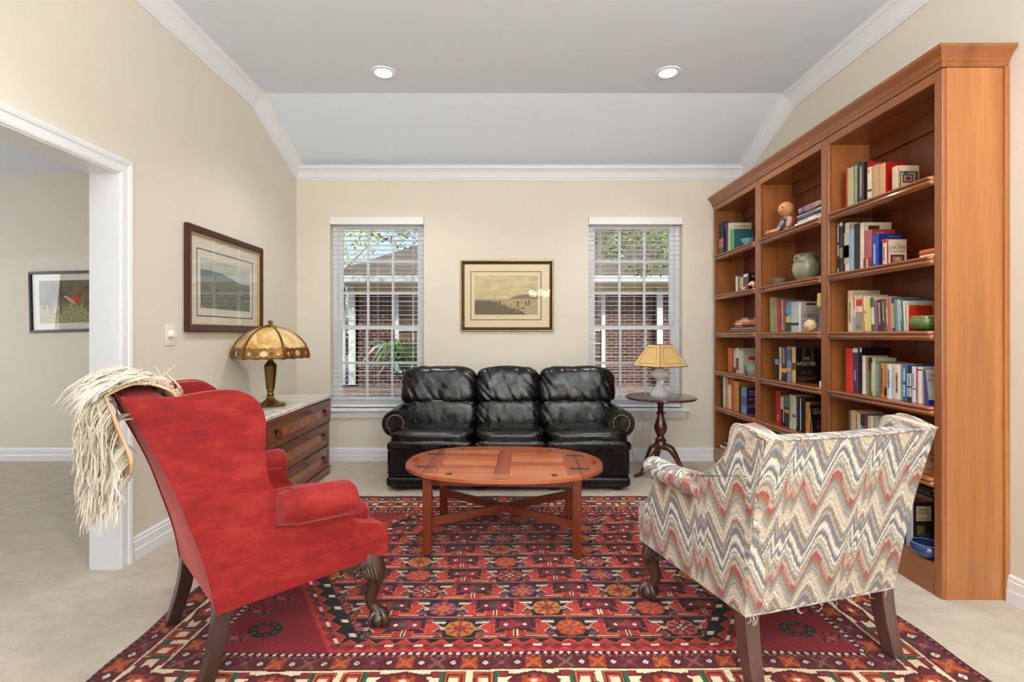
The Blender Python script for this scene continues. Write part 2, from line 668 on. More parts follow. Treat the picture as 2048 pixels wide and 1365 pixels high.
def window(n, x0, x1):
    root = thing('window_%d' % n, None, None, (x0, YB, WZ0), kind='structure')
    y = YB + 0.115
    b = MB()
    fr = 0.045
    b.box(x0 + 0.0005, x0 + fr, y - 0.03, y + 0.06, WZ0 + 0.045, WZ1 - 0.05)
    b.box(x1 - fr, x1 - 0.0005, y - 0.03, y + 0.06, WZ0 + 0.045, WZ1 - 0.05)
    b.box(x0 + 0.0005, x1 - 0.0005, y - 0.03, y + 0.06, WZ1 - 0.05, WZ1 - 0.0005)
    b.box(x0 + 0.0005, x1 - 0.0005, y - 0.03, y + 0.06, WZ0 + 0.005, WZ0 + 0.045)
    b.build('frame', WHITE, root, smooth=0, world=True)
    zm = 1.285

    def sash(name, z0, z1, yy, cols, rows, bot):
        b = MB()
        st = 0.038
        b.box(x0 + fr, x0 + fr + st, yy - 0.015, yy + 0.015, z0, z1)
        b.box(x1 - fr - st, x1 - fr, yy - 0.015, yy + 0.015, z0, z1)
        b.box(x0 + fr, x1 - fr, yy - 0.017, yy + 0.015, z0, z0 + bot)
        b.box(x0 + fr, x1 - fr, yy - 0.017, yy + 0.015, z1 - 0.042, z1)
        so = b.build(name, WHITE, root, smooth=0, world=True)
        gx0, gx1 = x0 + fr + st, x1 - fr - st
        gz0, gz1 = z0 + bot, z1 - 0.042
        b = MB()
        for i in range(1, cols):
            xx = gx0 + (gx1 - gx0) * i / cols
            b.box(xx - 0.010, xx + 0.010, yy - 0.012, yy + 0.012, gz0, gz1)
        for i in range(1, rows):
            zz = gz0 + (gz1 - gz0) * i / rows
            b.box(gx0, gx1, yy - 0.0105, yy + 0.0105, zz - 0.010, zz + 0.010)
        g = b.build('muntins', WHITE, so, smooth=0)
        g.data.transform(Matrix.Translation(-root.location))
        p = MB().box(gx0, gx1, yy - 0.002, yy + 0.002, gz0, gz1).build('glass', GLASS, so, smooth=0)
        p.data.transform(Matrix.Translation(-root.location))
    sash('upper_sash', zm - 0.02, WZ1 - 0.05, y + 0.028, 3, 3, 0.042)
    sash('lower_sash', WZ0 + 0.045, zm + 0.022, y - 0.008, 3, 2, 0.06)
    b = MB().box(x0 - 0.055, x1 + 0.055, YB - 0.045, YB + 0.08, WZ0 - 0.022, WZ0 + 0.004)
    b.build('sill', WHITE, root, smooth=0, bevel=0.006, world=True)
    MB().box(x0 - 0.028, x1 + 0.028, YB - 0.018, YB, WZ0 - 0.085, WZ0 - 0.022).build('apron', WHITE, root, smooth=0, bevel=0.003, world=True)
    # the blind hanging in the recess
    lab = ['white wooden blind in the window behind the brass table lamp', 'white wooden blind in the window behind the glass table lamp'][n - 1]
    bl = thing('window_blind', lab, 'blind', ((x0 + x1) / 2, YB + 0.04, WZ1), group='blinds in the back windows')
    MB().box(x0 + 0.003, x1 - 0.003, YB - 0.012, YB + 0.012, WZ1 - 0.073, WZ1 - 0.001).build('valance', BLIND, bl, smooth=0, bevel=0.004, world=True)
    b = MB()
    z = WZ1 - 0.085
    while z > WZ0 + 0.06:
        b.box(x0 + 0.008, x1 - 0.008, YB + 0.018, YB + 0.061, z - 0.0009, z + 0.0009)
        z -= 0.0452
    b.build('slats', BLIND, bl, smooth=0, world=True)
    MB().box(x0 + 0.008, x1 - 0.008, YB + 0.016, YB + 0.066, WZ0 + 0.018, WZ0 + 0.034).build('bottom_rail', BLIND, bl, smooth=0, bevel=0.004, world=True)
    b = MB()
    for fx in (0.12, 0.5, 0.88):
        xx = x0 + (x1 - x0) * fx
        for yy in (YB + 0.015, YB + 0.067):
            b.tube([(xx, yy, WZ0 + 0.03), (xx, yy, WZ1 - 0.07)], 0.0009, 4)
    b.build('ladder_cords', BLIND, bl, smooth=0, world=True)
    b = MB()
    xx = x0 + 0.12
    b.tube([(xx, YB + 0.008, 1.30), (xx, YB + 0.008, WZ1 - 0.07)], 0.0012, 5)
    b.lathe([(0.002, 0), (0.006, -0.01), (0.007, -0.03), (0.003, -0.038)], 8, (xx, YB + 0.008, 1.30))
    b.build('pull_cord', BLIND, bl, world=True)


for k, (x0, x1) in enumerate(WIN):
    window(k + 1, x0, x1)

# recessed downlights: the pair over the sofa is in view, the others are added
for k, (cx, cy) in enumerate(CANS):
    side = 'left' if cx < 0 else 'right'
    row = {3.68: 'over the sofa', 1.5: 'above the rug', -0.8: 'behind the camera'}[cy]
    o = thing('recessed_light', 'round white recessed downlight %s, %s one of the pair' % (row, side), 'ceiling light', (cx, cy, ZC), group='recessed ceiling lights')
    b = MB()
    b.lathe([(0.060, 0.0), (0.060, -0.004), (0.066, -0.009), (0.088, -0.007), (0.092, 0.0)], 32)
    b.build('trim_ring', WHITE, o)
    MB().lathe([(0.001, -0.003), (0.060, -0.003)], 32, caps=False).build('lens', M('lit_lens', (255, 246, 230), 0.4, emit=9, emit_col=(255, 244, 226)), o)

# chandelier behind the camera (seen mirrored in the picture glass)
o = thing('chandelier', 'bronze five-armed chandelier with lit glass shades hanging behind the camera', 'chandelier', CHAND)
b = MB()
b.lathe([(0.004, -0.1), (0.02, -0.08), (0.025, 0), (0.012, 0.06), (0.008, 0.2), (0.006, ZC - CHAND[2] - 0.02), (0.06, ZC - CHAND[2] - 0.015), (0.06, ZC - CHAND[2])], 12)
b.build('stem', BRASS, o)
for k in range(5):
    a = 2 * pi * k / 5 + 0.3
    ca, sa = math.cos(a), math.sin(a)
    MB().tube(catmull([(0.01 * ca, 0.01 * sa, 0), (0.1 * ca, 0.1 * sa, -0.05), (0.19 * ca, 0.19 * sa, -0.02), (0.2 * ca, 0.2 * sa, 0.03)], 6), 0.006, 8).build('arm', BRASS, o)
    MB().lathe([(0.02, 0.03), (0.045, 0.05), (0.055, 0.09), (0.075, 0.14)], 16, (0.2 * ca, 0.2 * sa, 0), caps=False).build('shade', M('lit_shade', (255, 240, 214), 0.5, emit=9, emit_col=(255, 240, 216)), o, solid=0.004)


# ---------------------------------------------------------------- outside
YH = 12.0
t = NT('lawn_and_mulch')
co = t.coord()
t.link(t.ramp(t.noise(co, 9, 6, 0.7), [(0.35, lin((62, 54, 48))), (0.6, lin((128, 112, 96)))]), t.b.inputs['Base Color'])
t.b.inputs['Roughness'].default_value = 0.95
t.bump(t.noise(co, 40, 4), 0.8, 0.03)
struct('ground_outside', MB().box(-14, 14, YB + 0.2, 30, -0.15, -0.03), t.m, smooth=0)

t = NT('red_brown_brick')
bk = t.node('ShaderNodeTexBrick')
co = t.coord(rot=(pi / 2, 0, 0))
t.link(co, bk.inputs['Vector'])
bk.inputs['Color1'].default_value = lin((66, 36, 32))
bk.inputs['Color2'].default_value = lin((44, 31, 31))
bk.inputs['Mortar'].default_value = lin((140, 130, 122))
bk.inputs['Scale'].default_value = 1.0
bk.inputs['Brick Width'].default_value = 0.215
bk.inputs['Row Height'].default_value = 0.072
bk.inputs['Mortar Size'].default_value = 0.007
bk.inputs['Bias'].default_value = -0.2
t.link(bk.outputs[0], t.b.inputs['Base Color'])
t.b.inputs['Roughness'].default_value = 0.9
BRICK = t.m
t = NT('roof_shingles')
bk = t.node('ShaderNodeTexBrick')
t.link(t.coord((1, 1, 1)), bk.inputs['Vector'])
bk.inputs['Color1'].default_value = lin((84, 78, 72))
bk.inputs['Color2'].default_value = lin((62, 60, 58))
bk.inputs['Mortar'].default_value = lin((42, 40, 40))
bk.inputs['Scale'].default_value = 1
bk.inputs['Brick Width'].default_value = 0.3
bk.inputs['Row Height'].default_value = 0.14
bk.inputs['Mortar Size'].default_value = 0.008
t.link(bk.outputs[0], t.b.inputs['Base Color'])
t.b.inputs['Roughness'].default_value = 0.95
SHING = t.m
CREAMP = M('cream_paint', (206, 198, 164), 0.6)
EAVEW = M('pale_gutter', (186, 198, 202), 0.5)
hs = thing('house', 'neighbouring brick house with cream eaves and grey shingle roof outside the windows', 'house', (0, YH, -0.03))
b = MB()
NW = [(-2.62, -0.9, 0.35, 2.33), (0.95, 2.43, 0.35, 2.33)]
xs = [-3.7] + [x for q in NW for x in q[:2]] + [5.2]
for k in range(0, 6, 2):
    b.box(xs[k], xs[k + 1], YH, YH + 0.2, -0.03, 2.36)
for q in NW:
    b.box(q[0], q[1], YH, YH + 0.2, -0.03, q[2])
b.box(-3.7, -3.5, YH, YH + 5, -0.03, 2.36)
b.build('brick_wall', BRICK, hs, smooth=0, world=True)
b = MB()
b.box(-3.75, 5.3, YH - 0.03, YH + 0.02, 2.20, 2.36)
b.box(-3.75, 5.3, YH - 0.5, YH + 0.02, 2.36, 2.39)
b.build('soffit', CREAMP, hs, smooth=0, world=True)
b = MB()
b.prism([(YH - 0.5, 2.39), (YH - 0.62, 2.42), (YH - 0.64, 2.56), (YH - 0.5, 2.56)], 'x', -4.1, 5.4)
b.build('gutter', EAVEW, hs, smooth=0, world=True)
b = MB()
b.add([(-4.15, YH - 0.6, 2.55), (5.4, YH - 0.6, 2.55), (5.4, YH + 3.4, 4.35), (-1.4, YH + 3.4, 4.35)], [(0, 1, 2, 3)])
b.add([(-4.15, YH - 0.6, 2.55), (-1.4, YH + 3.4, 4.35), (-4.15, YH + 6.5, 2.55)], [(0, 1, 2)])
b.add([(-1.9, YH + 3.1, 3.9), (5.4, YH + 3.1, 3.9), (5.4, YH + 5.0, 5.5), (0.2, YH + 5.0, 5.5)], [(0, 1, 2, 3)])
b.build('roof', SHING, hs, smooth=0, world=True, solid=0.05)
for xx in (-3.86, -3.62, 3.70):
    MB().box(xx - 0.07, xx + 0.07, YH - 0.14, YH - 0.03, 0.02, 2.36).build('downspout', EAVEW, hs, smooth=0, world=True)
for q in NW:
    b = MB()
    b.box(q[0], q[0] + 0.09, YH - 0.02, YH + 0.06, q[2], q[3])
    b.box(q[1] - 0.09, q[1], YH - 0.02, YH + 0.06, q[2], q[3])
    b.box(q[0], q[1], YH - 0.04, YH + 0.06, q[2] - 0.06, q[2] + 0.03)
    b.box(q[0], q[1], YH - 0.02, YH + 0.06, q[3] - 0.06, q[3])
    b.box(q[0], q[1], YH + 0.01, YH + 0.06, 1.30, 1.36)
    n = 4
    for i in range(1, n):
        xx = q[0] + (q[1] - q[0]) * i / n
        b.box(xx - 0.012, xx + 0.012, YH + 0.02, YH + 0.05, q[2], q[3])
    for zz in (0.68, 1.0, 1.68, 2.0):
        b.box(q[0], q[1], YH + 0.02, YH + 0.05, zz - 0.012, zz + 0.012)
    f = b.build('window', EAVEW, hs, smooth=0, world=True)
    p = MB().box(q[0], q[1], YH + 0.06, YH + 0.08, q[2], q[3]).build('pane', M('neighbour_pane', (96, 78, 62), 0.15, var=(2, 0.25)), f, smooth=0)
    p.data.transform(Matrix.Translation(-hs.location))

LEAF = M('leaf_green', (112, 134, 72), 0.5, var=(3, 0.35))
LEAFY = M('leaf_yellow_green', (170, 176, 92), 0.5, var=(3, 0.3))
BLADE = M('strap_leaf_green', (58, 88, 50), 0.4, var=(5, 0.3))
BARK = M('tree_bark', (98, 84, 72), 0.9, var=(6, 0.3))


def leaf_cloud(c, rad, n, size, seed):
    rr = random.Random(seed)
    b = MB()
    for _ in range(n):
        while True:
            p = Vector((rr.uniform(-1, 1), rr.uniform(-1, 1), rr.uniform(-1, 1)))
            if 0.15 < p.length < 1:
                break
        if noise.noise(p * 3 + Vector((seed, 0, 0))) < -0.02:
            continue
        p = Vector((c[0] + p.x * rad[0], c[1] + p.y * rad[1], c[2] + p.z * rad[2]))
        a = Vector((rr.uniform(-1, 1), rr.uniform(-1, 1), rr.uniform(-1, 0.3))).normalized() * size * rr.uniform(0.6, 1.3)
        q = a.orthogonal().normalized() * size * 0.33
        b.add([p, p + a * 0.5 + q, p + a, p + a * 0.5 - q], [(0, 1, 2, 3)])
    return b


def tree(lab, base, h, c, rad, n, size, seed, mat, extra=()):
    o = thing('tree', lab, 'tree', base, group='trees beyond the windows')
    lf = leaf_cloud((c[0] - base[0], c[1] - base[1], c[2] - base[2]), rad, n, size, seed)
    for (lc, lr, ln) in extra:
        q = leaf_cloud((lc[0] - base[0], lc[1] - base[1], lc[2] - base[2]), lr, ln, size, seed + ln)
        lf.add(q.v, q.f)
    lf.build('foliage', mat, o, smooth=0, recalc=False)
    b = MB()
    top = Vector((c[0] - base[0], c[1] - base[1], c[2] - base[2]))
    b.tube(catmull([(0, 0, 0), (0.05, 0, h * 0.5), tuple(top)], 5), [0.16, 0.12, 0.05], 8)
    for k in range(6):
        a = k * 1.1 + seed
        b.tube([top * 0.75, top + Vector((math.cos(a) * rad[0] * 0.7, math.sin(a) * rad[1] * 0.5, rad[2] * 0.3 * math.sin(k * 2)))], [0.04, 0.012], 6)
    b.build('trunk', BARK, o)


tree('leafy green tree between the two houses, its branches hanging into both window views', (0.1, 8.8, -0.03), 3, (0.15, 8.8, 4.2), (3.3, 1.2, 1.4), 7000, 0.085, 3, LEAF, [((-1.75, 8.8, 3.25), (0.7, 0.5, 0.5), 1000), ((2.5, 8.8, 3.0), (0.95, 0.6, 0.75), 3000), ((1.7, 8.8, 3.2), (0.5, 0.5, 0.4), 700)])
tree('sunlit yellow-green tree past the corner of the neighbour house', (-7.5, 19, -0.03), 4, (-6.4, 18, 3.6), (2.3, 1.6, 3.0), 6500, 0.13, 5, LEAFY)


def strap_plant(lab, x, y, h, n, seed):
    rr = random.Random(seed)
    o = thing('garden_plant', lab, 'plant', (x, y, -0.03))
    b = MB()
    for k in range(n):
        a = rr.uniform(0, 2 * pi)
        L = h * rr.uniform(0.7, 1.1)
        out = rr.uniform(0.25, 0.8) * h
        pts = catmull([(0.03 * math.cos(a), 0.03 * math.sin(a), 0), (out * 0.35 * math.cos(a), out * 0.35 * math.sin(a), L * 0.6), (out * 0.8 * math.cos(a), out * 0.8 * math.sin(a), L * 0.85), (out * 1.25 * math.cos(a), out * 1.25 * math.sin(a), L * 0.55)], 4)
        b.tube(pts, [0.02, 0.032, 0.026, 0.003], 4, sc=(0.15, 1))
    b.build('leaves', BLADE, o)
    MB().lathe([(0.08, 0), (0.06, 0.08), (0.02, 0.14)], 8).build('crown', BLADE, o)


strap_plant('clump of long strap leaves under the left window, beside the sofa', -1.72, 9.4, 1.25, 130, 4)

# ---------------------------------------------------------------- rug (knotted pattern as point colours)
RX0, RX1, RY0, RY1 = -1.47, 1.70, 1.565, 3.74
RW, RH = RX1 - RX0, RY1 - RY0
st = 0.0042
nu, nv = int(RW / st) + 1, int(RH / st) + 1
u = np.linspace(0, RW, nu)[None, :].repeat(nv, 0)
v = np.linspace(0, RH, nv)[:, None].repeat(nu, 1)
# slightly wandering lines, as woven
u0, v0 = u.copy(), v.copy()
u = u + 0.006 * np.sin(v * 3.1 + 1) + 0.003 * np.sin(v * 11)
v = v + 0.007 * np.sin(u0 * 2.3) + 0.003 * np.sin(u0 * 9.0 + 2)
PAL = {k: np.array(lin(c)[:3]) for k, c in dict(red=(178, 40, 38), coral=(194, 60, 52), crim=(148, 22, 36), mar=(104, 20, 28), deep=(72, 14, 24), navy=(30, 24, 34), blk=(26, 16, 18), org=(208, 96, 36), gold=(190, 124, 44), cream=(250, 226, 186), white=(252, 240, 222), grn=(40, 92, 66), olive=(92, 84, 52), pink=(188, 92, 80), pur=(112, 52, 84), rust=(160, 62, 38), grey=(120, 98, 88)).items()}
img = np.zeros((nv, nu, 3)) + PAL['crim']


def paint(mask, c):
    img[mask] = PAL[c]


e_u = np.minimum(u, RW - u)
e_v = np.minimum(v, RH - v)
e = np.minimum(e_u, e_v)
along = np.where(e_v <= e_u, u - RW / 2, v - RH / 2)


def tri(x, p):
    return np.abs(((x / p) % 1.0) - 0.5) * 2


def guard(e0, e1, period, ground, seed):
    m = (e >= e0) & (e < e1)
    paint(m, ground)
    mid, half = (e0 + e1) / 2, (e1 - e0) / 2
    q = (e - mid) / half
    k = np.floor(along / period + 0.5).astype(int)
    p = (along - k * period) / period * 2       # -1..1 within one motif cell
    pm = p * period / 2 / half
    hook = (np.abs(np.abs(pm) - np.abs(q)) < 0.26) & (np.maximum(np.abs(pm), np.abs(q)) < 0.92)
    block = (np.abs(pm) < 0.95) & (np.abs(q) < 0.85)
    h = (k * 7 + seed) % 4
    for hv, (c1, c2) in {0: ('rust', 'org'), 1: ('mar', 'grey'), 2: ('rust', 'org'), 3: ('mar', 'pur')}.items():
        mm = m & (h == hv)
        paint(mm & block & (np.abs(pm) + np.abs(q) < 1.5), c1)
        paint(mm & hook, c2)
        paint(mm & (np.abs(pm) + np.abs(q) < 0.34), 'gold' if hv != 1 else 'pink')
        paint(mm & (np.abs(pm) + np.abs(q) < 0.14), 'mar')
    k2 = np.floor(along / period).astype(int)
    p2 = (along - (k2 + 0.5) * period) / half
    star = np.abs(p2) + np.abs(q)
    paint(m & (star < 0.8) & (np.abs(np.abs(p2) - np.abs(q)) > 0.18), 'deep')
    paint(m & (star < 0.5), 'blk')
    paint(m & (star < 0.38), 'white')
    paint(m & (star < 0.14), 'mar')


# outside edge
paint(e < 0.335, 'mar')
paint((e > 0.012) & (e < 0.028), 'blk')
paint((e > 0.015) & (e < 0.024) & (tri(along, 0.028) > 0.55), 'pink')
guard(0.030, 0.112, 0.118, 'mar', 1)
# cream main border
m = (e >= 0.112) & (e < 0.242)
paint(m, 'cream')
paint((e >= 0.112) & (e < 0.117), 'blk')
paint((e >= 0.237) & (e < 0.242), 'blk')
per = 0.46
k = np.floor(along / per + 0.5)
p = along - k * per
q = e - 0.177
octo = np.maximum(np.abs(p) / 0.085, np.abs(q) / 0.046) + 0.45 * np.minimum(np.abs(p) / 0.085, np.abs(q) / 0.046)
paint(m & (octo < 1.12), 'blk')
paint(m & (octo < 1.0), 'mar')
paint(m & (octo < 0.72) & (tri(p, 0.034) > 0.45), 'rust')
paint(m & (octo < 0.34), 'org')
paint(m & (octo < 0.16), 'white')
for sg in (-1, 1):
    paint(m & (np.abs(p - sg * 0.115) < 0.024) & (np.abs(np.abs(q) - 0.036) < 0.016), 'blk')
    paint(m & (np.abs(p - sg * 0.115) < 0.020) & (np.abs(np.abs(q) - 0.036) < 0.012), 'crim')
p2 = along - (np.floor(along / per) + 0.5) * per
for sg in (-1, 1):
    pp = p2 * sg
    box_ = (pp > 0.012) & (pp < 0.088) & (np.abs(q) < 0.05)
    stepped = box_ & (np.abs(q) < 0.052 - 0.35 * np.floor((pp - 0.012) / 0.02) * 0.02)
    paint(m & box_, 'blk')
    paint(m & box_ & (np.abs(q) < 0.046) & (pp > 0.016) & (pp < 0.084), 'org')
    paint(m & box_ & (np.abs(q) < 0.040) & (pp > 0.020) & (pp < 0.078), 'mar')
    paint(m & box_ & (np.abs(q) < 0.030) & (pp > 0.028) & (pp < 0.070), 'coral')
    paint(m & box_ & (np.abs(q) < 0.018) & (pp > 0.036) & (pp < 0.070), 'cream')
    paint(m & (pp > 0.088) & (pp < 0.104) & (np.abs(q - 0.012) < 0.040), 'grn')
    paint(m & (pp > 0.000) & (pp < 0.012) & (np.abs(q + 0.028) < 0.020), 'grn')
    paint(m & (np.abs(pp - 0.15) < 0.012) & (np.abs(q) < 0.05) & (tri(q, 0.03) > 0.4), 'mar')
guard(0.244, 0.308, 0.118, 'mar', 2)
m = (e >= 0.308) & (e < 0.320)
paint(m, 'mar')
paint(m & (tri(along, 0.024) > 0.62), 'pink')
paint(m & (tri(along + 0.012, 0.048) > 0.8), 'pur')
m = (e >= 0.320) & (e < 0.337)
paint(m, 'blk')
pc = (along / 0.030) % 1.0 - 0.5
qc = (e - 0.3285) / 0.030
paint(m & (np.abs(pc) + np.abs(qc) < 0.30), 'white')

# field
fld = e >= 0.337
a_ = np.abs(u - RW / 2)
b_ = np.abs(v - RH / 2)
Vi = RH / 2 - 0.337
nx, ny = 0.715, 0.437
L = math.hypot(nx, ny)
d_diag = ((1.235 - a_) * nx - b_ * ny) / L
d = np.minimum(Vi - b_, d_diag)
# corner pieces
m = fld & (d < 0)
paint(m, 'crim')
su, sv = a_ - 1.09, b_ - 0.60
ringv = np.abs(np.hypot(su / 1.25, sv) - 0.040)
paint(m & (ringv < 0.014), 'blk')
paint(m & (ringv < 0.007) & (tri(np.arctan2(sv, su), 0.7) > 0.4), 'olive')
for (cu, cv) in ((1.13, 0.36), (1.19, 0.47), (1.19, 0.66)):
    su, sv = a_ - cu, b_ - cv
    zz = np.abs(su * 0.9 + sv * 0.5 + 0.012 * np.sign(np.sin(sv * 120)))
    blob = (np.abs(su) < 0.055) & (np.abs(sv) < 0.036)
    paint(m & blob & (zz < 0.022), 'blk')
    paint(m & blob & (zz < 0.010), 'rust')
    paint(m & (np.abs(su) + np.abs(sv) < 0.018), 'pink')
    paint(m & (np.abs(np.abs(su) - 0.05) < 0.004) & (np.abs(sv) < 0.03), 'grey')
al = np.where(Vi - b_ <= d_diag, u - RW / 2, v - RH / 2)
m = fld & (d >= 0) & (d < 0.034)
paint(m, 'crim')
paint(m & (d < 0.008 + 0.022 * tri(al, 0.062)), 'coral')
m = fld & (d >= 0.034) & (d < 0.046)
paint(m, 'mar')
ph = (al / 0.115) % 1.0
paint(m & (ph < 0.28), 'white')
paint(m & (ph > 0.5) & (ph < 0.72), 'olive')
m = fld & (d >= 0.046) & (d < 0.085)
paint(m, 'blk')
zz = 0.052 + 0.030 * tri(al, 0.072)
paint(m & (d < zz), 'org')
paint(m & (d < zz - 0.005), 'red')

inn = fld & (d >= 0.085)
paint(inn, 'navy')
rowh, colw = 0.150, 0.457
vr = v - (RH / 2 - (Vi - 0.085))
row = np.floor(vr / rowh).astype(int)
qm = vr - row * rowh                     # metres up the row
shift = np.array([0.0, -0.085, -0.19, -0.255, -0.275, -0.30, -0.29, -0.24, -0.17, -0.08, 0.0, 0.0])
sh = shift[np.clip(row, 0, 11)]
uu = u - (RX0 * -1 + -0.18) - sh
col = np.floor(uu / colw + 0.5).astype(int)
pm = uu - col * colw                     # metres from the flower centre
hs_ = (row * 5 + col * 3) % 4
# bracket palmette centred half a column away
pb = np.abs(np.abs(pm) - colw / 2)       # metres from the bracket centre
wid = 0.150 + 0.020 * np.sin(qm / rowh * 9)
tip = (qm > 0.012) & (qm < 0.124)
arrow = np.where(qm < 0.046, 0.166 - 1.3 * np.maximum(qm - 0.012, 0), 0.153 - 1.0 * np.abs(qm - 0.078))
body = inn & tip & (pb < arrow)
paint(body, 'cream')
paint(inn & tip & (qm > 0.016) & (pb < arrow - 0.005), 'red')
paint(inn & tip & (qm > 0.016) & (pb < arrow - 0.010) & (pb > 0.100), 'coral')
inner = inn & (pb < 0.092) & (qm > 0.026) & (qm < 0.134)
paint(inner, 'org')
paint(inn & (pb < 0.086) & (qm > 0.033) & (qm < 0.134), 'mar')
paint(inn & (pb < 0.079) & (qm > 0.042) & (qm < 0.136), 'navy')
paint(inn & (pb < 0.040) & (qm > 0.012) & (qm < 0.050), 'red')
paint(inn & (np.abs(pb - 0.040) < 0.004) & (qm > 0.03) & (qm < 0.050), 'org')
paint(inn & (pb < 0.009) & (qm > 0.012) & (qm < 0.056), 'cream')
paint(inn & (pb < 0.004) & (qm > 0.006) & (qm < 0.060), 'blk')
# lozenge flower in the bracket
fl = np.maximum(pb / 0.074, np.abs(qm - 0.092) / 0.034) + 0.4 * np.minimum(pb / 0.074, np.abs(qm - 0.092) / 0.034)
fl = fl + 0.12 * np.cos(np.arctan2(qm - 0.092, pb) * 8)
for hv, (c1, c2) in {0: ('crim', 'pur'), 1: ('mar', 'grn'), 2: ('crim', 'olive'), 3: ('mar', 'rust')}.items():
    mm = inn & (hs_ == hv)
    paint(mm & (fl < 1.05), c1)
    paint(mm & (fl < 0.38), c2)
paint(inn & (np.abs(pb - 0.040) + np.abs(qm - 0.092) < 0.010), 'white')
paint(inn & (np.abs(pb - 0.098) < 0.012) & (np.abs(qm - 0.118) < 0.022) & (tri(qm, 0.022) > 0.35), 'crim')
paint(inn & (np.abs(pb - 0.098) < 0.012) & (np.abs(qm - 0.118) < 0.020) & (tri(qm + 0.008, 0.022) > 0.75), 'pur')
paint(inn & (np.abs((pb - 0.082) * 0.8 + (qm - 0.055)) < 0.0045) & (np.abs(pb - 0.082) < 0.016), 'pink')
# octagon flowers on the dark ground
ap = np.abs(pm)
oc = np.maximum(ap / 0.056, np.abs(qm - 0.068) / 0.050) + 0.42 * np.minimum(ap / 0.056, np.abs(qm - 0.068) / 0.050)
ang = np.arctan2((qm - 0.068) / 0.05, pm / 0.056)
for hv, (c1, c2, c3) in {0: ('gold', 'rust', 'mar'), 1: ('pur', 'pink', 'gold'), 2: ('pink', 'mar', 'cream'), 3: ('rust', 'org', 'pur')}.items():
    mm = inn & (hs_ == hv)
    paint(mm & (oc < 1.18), c1)
    paint(mm & (oc < 1.02) & (oc > 0.5) & (np.cos(ang * 8) > 0.1), c2)
    paint(mm & (oc < 0.52), 'org' if hv == 1 else c2)
    paint(mm & (oc < 0.40) & (np.cos(ang * 4) > 0.2), c3)
    paint(mm & (oc < 0.14), 'olive')
paint(inn & (ap < 0.010) & ((qm > 0.118) | (qm < 0.018)), 'rust')
paint(inn & (ap < 0.004) & ((qm > 0.118) | (qm < 0.018)), 'blk')
# small flags and leaves
fg = (np.abs(ap - 0.090) < 0.026)
paint(inn & fg & (np.abs(qm - 0.121) < 0.008), 'grn')
paint(inn & fg & (np.abs(qm - 0.110) < 0.005), 'white')
paint(inn & fg & (np.abs(qm - 0.103) < 0.004), 'pink')
paint(inn & (np.abs(ap - 0.072) < 0.010) & (np.abs(np.abs(qm - 0.066) - 0.006) < 0.0028), 'cream')
dm = np.hypot((ap - 0.088) / 1.2, (qm - 0.030))
paint(inn & (dm < 0.018) & (hs_ % 2 == 0), 'rust')
paint(inn & (dm < 0.018) & (hs_ % 2 == 1), 'pur')
paint(inn & (dm < 0.008), 'olive')
paint(inn & (qm < 0.006), 'pink')
paint(inn & (qm > 0.1445), 'rust')
paint(inn & (d < 0.125) & (d_diag < 0.125), 'navy')
mm = inn & (d_diag < 0.118)
paint(mm & (np.abs((v / 0.1) % 1 - 0.5) < 0.12) & (np.abs(d_diag - 0.105) < 0.012), 'cream')
# dye variation and knot noise
ab = 1 + 0.10 * np.sin(v * 13.0 + 0.6 * np.sin(u * 2)) + 0.07 * np.sin(v * 37)
kn = rng.normal(1.0, 0.13, (nv, nu))
img = np.clip(img * 0.70 * (ab * kn)[:, :, None], 0.003, 1)

zz = 0.011 + 0.0012 * np.sin(u * 6) * np.sin(v * 5)
eb = np.minimum(np.minimum(u0, RW - u0), np.minimum(v0, RH - v0))
zz = np.where(eb < 0.008, 0.004 + (zz - 0.004) * eb / 0.008, zz) + rng.normal(0, 0.0004, (nv, nu))
X = RX0 + u0 + np.where(eb < 0.06, 0.008 * np.sin(v0 * 5.1) + 0.004 * np.sin(v0 * 17), 0) * (np.abs(u0 - RW / 2) > RW / 2 - 0.06)
Y = RY0 + v0 + np.where(eb < 0.06, 0.006 * np.sin(u0 * 6.0) + 0.003 * np.sin(u0 * 19), 0) * (np.abs(v0 - RH / 2) > RH / 2 - 0.06)
co = np.stack([X, Y, zz], -1).reshape(-1, 3)
ii = np.arange(nu * nv).reshape(nv, nu)
quads = np.stack([ii[:-1, :-1], ii[:-1, 1:], ii[1:, 1:], ii[1:, :-1]], -1).reshape(-1, 4)
# skirt down to the floor
edge = np.concatenate([ii[0, :], ii[1:, -1], ii[-1, -2::-1], ii[-2:0:-1, 0]])
ne = len(edge)
low = co[edge].copy()
low[:, 2] = 0.0006
base_i = len(co)
co = np.concatenate([co, low])
nx_ = np.roll(np.arange(ne), -1)
sk = np.stack([edge, base_i + np.arange(ne), base_i + nx_, edge[nx_]], -1)
quads = np.concatenate([quads, sk]).astype(np.int32)
me = bpy.data.meshes.new('rug')
me.vertices.add(len(co))
me.vertices.foreach_set('co', co.astype(np.float32).ravel())
me.loops.add(len(quads) * 4)
me.loops.foreach_set('vertex_index', quads.ravel())
me.polygons.add(len(quads))
me.polygons.foreach_set('loop_start', (np.arange(len(quads)) * 4).astype(np.int32))
me.update(calc_edges=True)
ca = me.color_attributes.new('knots', 'FLOAT_COLOR', 'POINT')
rgba = np.ones((len(co), 4), np.float32)
rgba[:base_i, :3] = img.reshape(-1, 3)
rgba[base_i:, :3] = PAL['mar']
ca.data.foreach_set('color', rgba.ravel())
t = NT('knotted_wool')
at = t.node('ShaderNodeAttribute', attribute_name='knots')
t.link(at.outputs[0], t.b.inputs['Base Color'])
t.b.inputs['Roughness'].default_value = 0.9
t.b.inputs['Specular IOR Level'].default_value = 0.15
t.b.inputs['Sheen Weight'].default_value = 0.12
